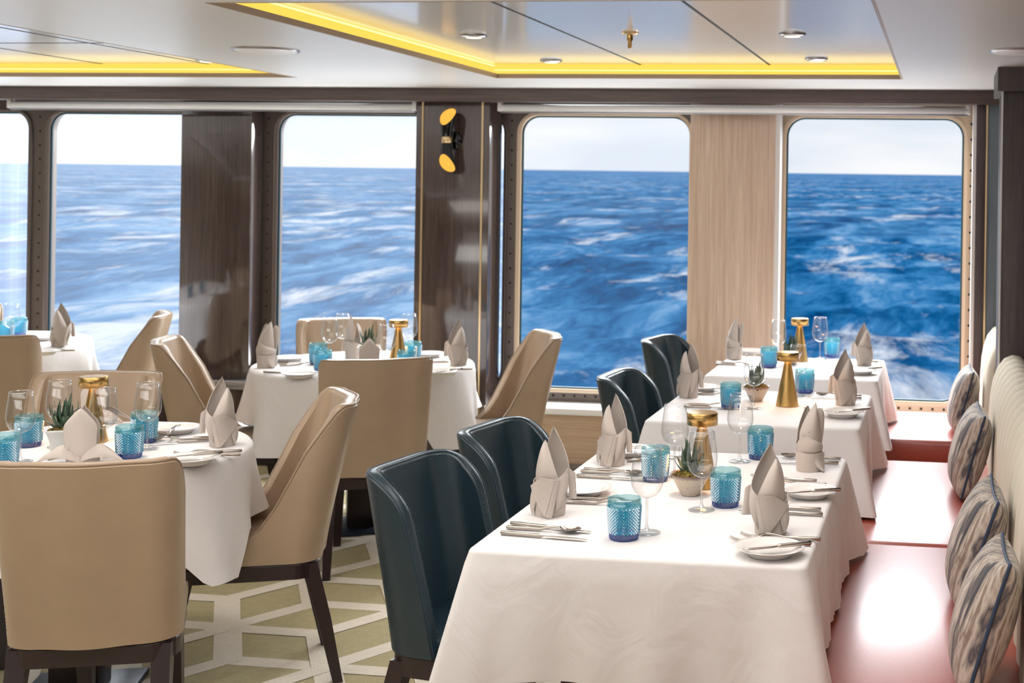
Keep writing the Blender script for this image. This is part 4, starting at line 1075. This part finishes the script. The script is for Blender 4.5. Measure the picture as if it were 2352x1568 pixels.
# --- far left round table
nap('n_std', 137, 793, 30, 'taupe napkin before the window on the far left round table')
tumb(43, 770, 'aqua tumbler behind the wine glass on the far left round table')
tumb(12, 780, 'aqua tumbler at the left edge on the far left round table')
wine(26, 792, 'wine glass on the far left round table')
plate(92, 781, 'white side plate behind the napkin on the far left table')
plate(98, 814, 'white side plate before the napkin on the far left table')
cut('knife', 172, 806, 100, 809, 'knife right of the napkin on the far left table')
for k, p in PROTO.items():
    if k not in USED:
        for q in [c for c in COL.objects if c.parent == p] + [p]: bpy.data.objects.remove(q)

# ------------------------------------------------------------------ light
w = bpy.data.worlds.new('sky'); S.world = w; w.use_nodes = True; nt = w.node_tree; nt.nodes.clear()
def wn(k): return nt.nodes.new(k)
out = wn('ShaderNodeOutputWorld'); bg = wn('ShaderNodeBackground'); nt.links.new(bg.outputs[0], out.inputs[0])
tc = wn('ShaderNodeTexCoord'); sep = wn('ShaderNodeSeparateXYZ'); nt.links.new(tc.outputs['Generated'], sep.inputs[0])
mp = wn('ShaderNodeMapping'); mp.inputs['Scale'].default_value = (1, 1, 4.5); nt.links.new(tc.outputs['Generated'], mp.inputs[0])
no = wn('ShaderNodeTexNoise'); no.inputs['Scale'].default_value = 5; no.inputs['Detail'].default_value = 5; nt.links.new(mp.outputs[0], no.inputs['Vector'])
cr = wn('ShaderNodeValToRGB'); nt.links.new(no.outputs['Fac'], cr.inputs[0])
cr.color_ramp.elements[0].position = .4; cr.color_ramp.elements[0].color = (*lin((.87, .905, .95)), 1); cr.color_ramp.elements[1].position = .68; cr.color_ramp.elements[1].color = (*lin((.97, .975, .985)), 1)
nt.links.new(cr.outputs[0], bg.inputs[0]); bg.inputs[1].default_value = .90
def area(name, loc, rot, sx_, sy_, e, c=(1, 1, 1)):
    l = bpy.data.lights.new(name, 'AREA'); l.shape = 'RECTANGLE'; l.size = sx_; l.size_y = sy_; l.energy = e; l.color = c
    o = bpy.data.objects.new(name, l); COL.objects.link(o); o.location = loc; o.rotation_euler = rot; return o
def spot(name, loc, e, ang, c=(1, .86, .70), soft=.06, tgt=None):
    l = bpy.data.lights.new(name, 'SPOT'); l.energy = e; l.spot_size = math.radians(ang); l.spot_blend = 1.0; l.color = c; l.shadow_soft_size = soft
    o = bpy.data.objects.new(name, l); COL.objects.link(o); o.location = loc
    if tgt: o.rotation_euler = (Vector(tgt)-Vector(loc)).to_track_quat('-Z', 'Y').to_euler()
    return o
# unseen panels added outside to boost sky and sea light through the windows
area('sky_fill', (-2.6, 10.5, 4.3), (math.radians(-62), 0, 0), 9, 3.2, 2200, (.93, .97, 1))
area('sea_bounce_fill', (-2.6, 9.3, -1.3), (math.radians(-128), 0, 0), 9, 1.8, 400, (.96, .98, 1))
# unseen fill panels added to brighten the nearer room and its ceiling
area('room_fill', (-2.0, 2.5, 2.06), (0, 0, 0), 4.6, 1.3, 42, (1, .95, .91))
area('room_fill', (-1.9, -1.3, 1.1), (math.radians(92), 0, 0), 5.0, 1.6, 12, (1, .93, .87))
area('ceiling_fill', (-2.2, 1.0, 1.3), (math.radians(155), 0, 0), 4.5, .8, 37, (1, .97, .95))
for x, y, e in ((-.66, 3.5, 30), (-.66, 4.9, 24), (-.66, 6.05, 18), (*TA, 36), (*TB, 36), (*TC, 16)):
    spot('table_fill_spot', (x, y, 2.07), e, 112, (1, .955, .92), .15)  # spots added to brighten each table, apart from the ceiling downlights

S.view_settings.view_transform = 'Standard'; S.view_settings.look = 'None'; S.view_settings.exposure = .2
c = S.cycles; c.max_bounces = 7; c.diffuse_bounces = 3; c.glossy_bounces = 2; c.transmission_bounces = 4; c.transparent_max_bounces = 20
c.use_adaptive_sampling = True; c.adaptive_threshold = .08
c.caustics_reflective = False; c.caustics_refractive = False; c.sample_clamp_indirect = 4; c.use_denoising = True
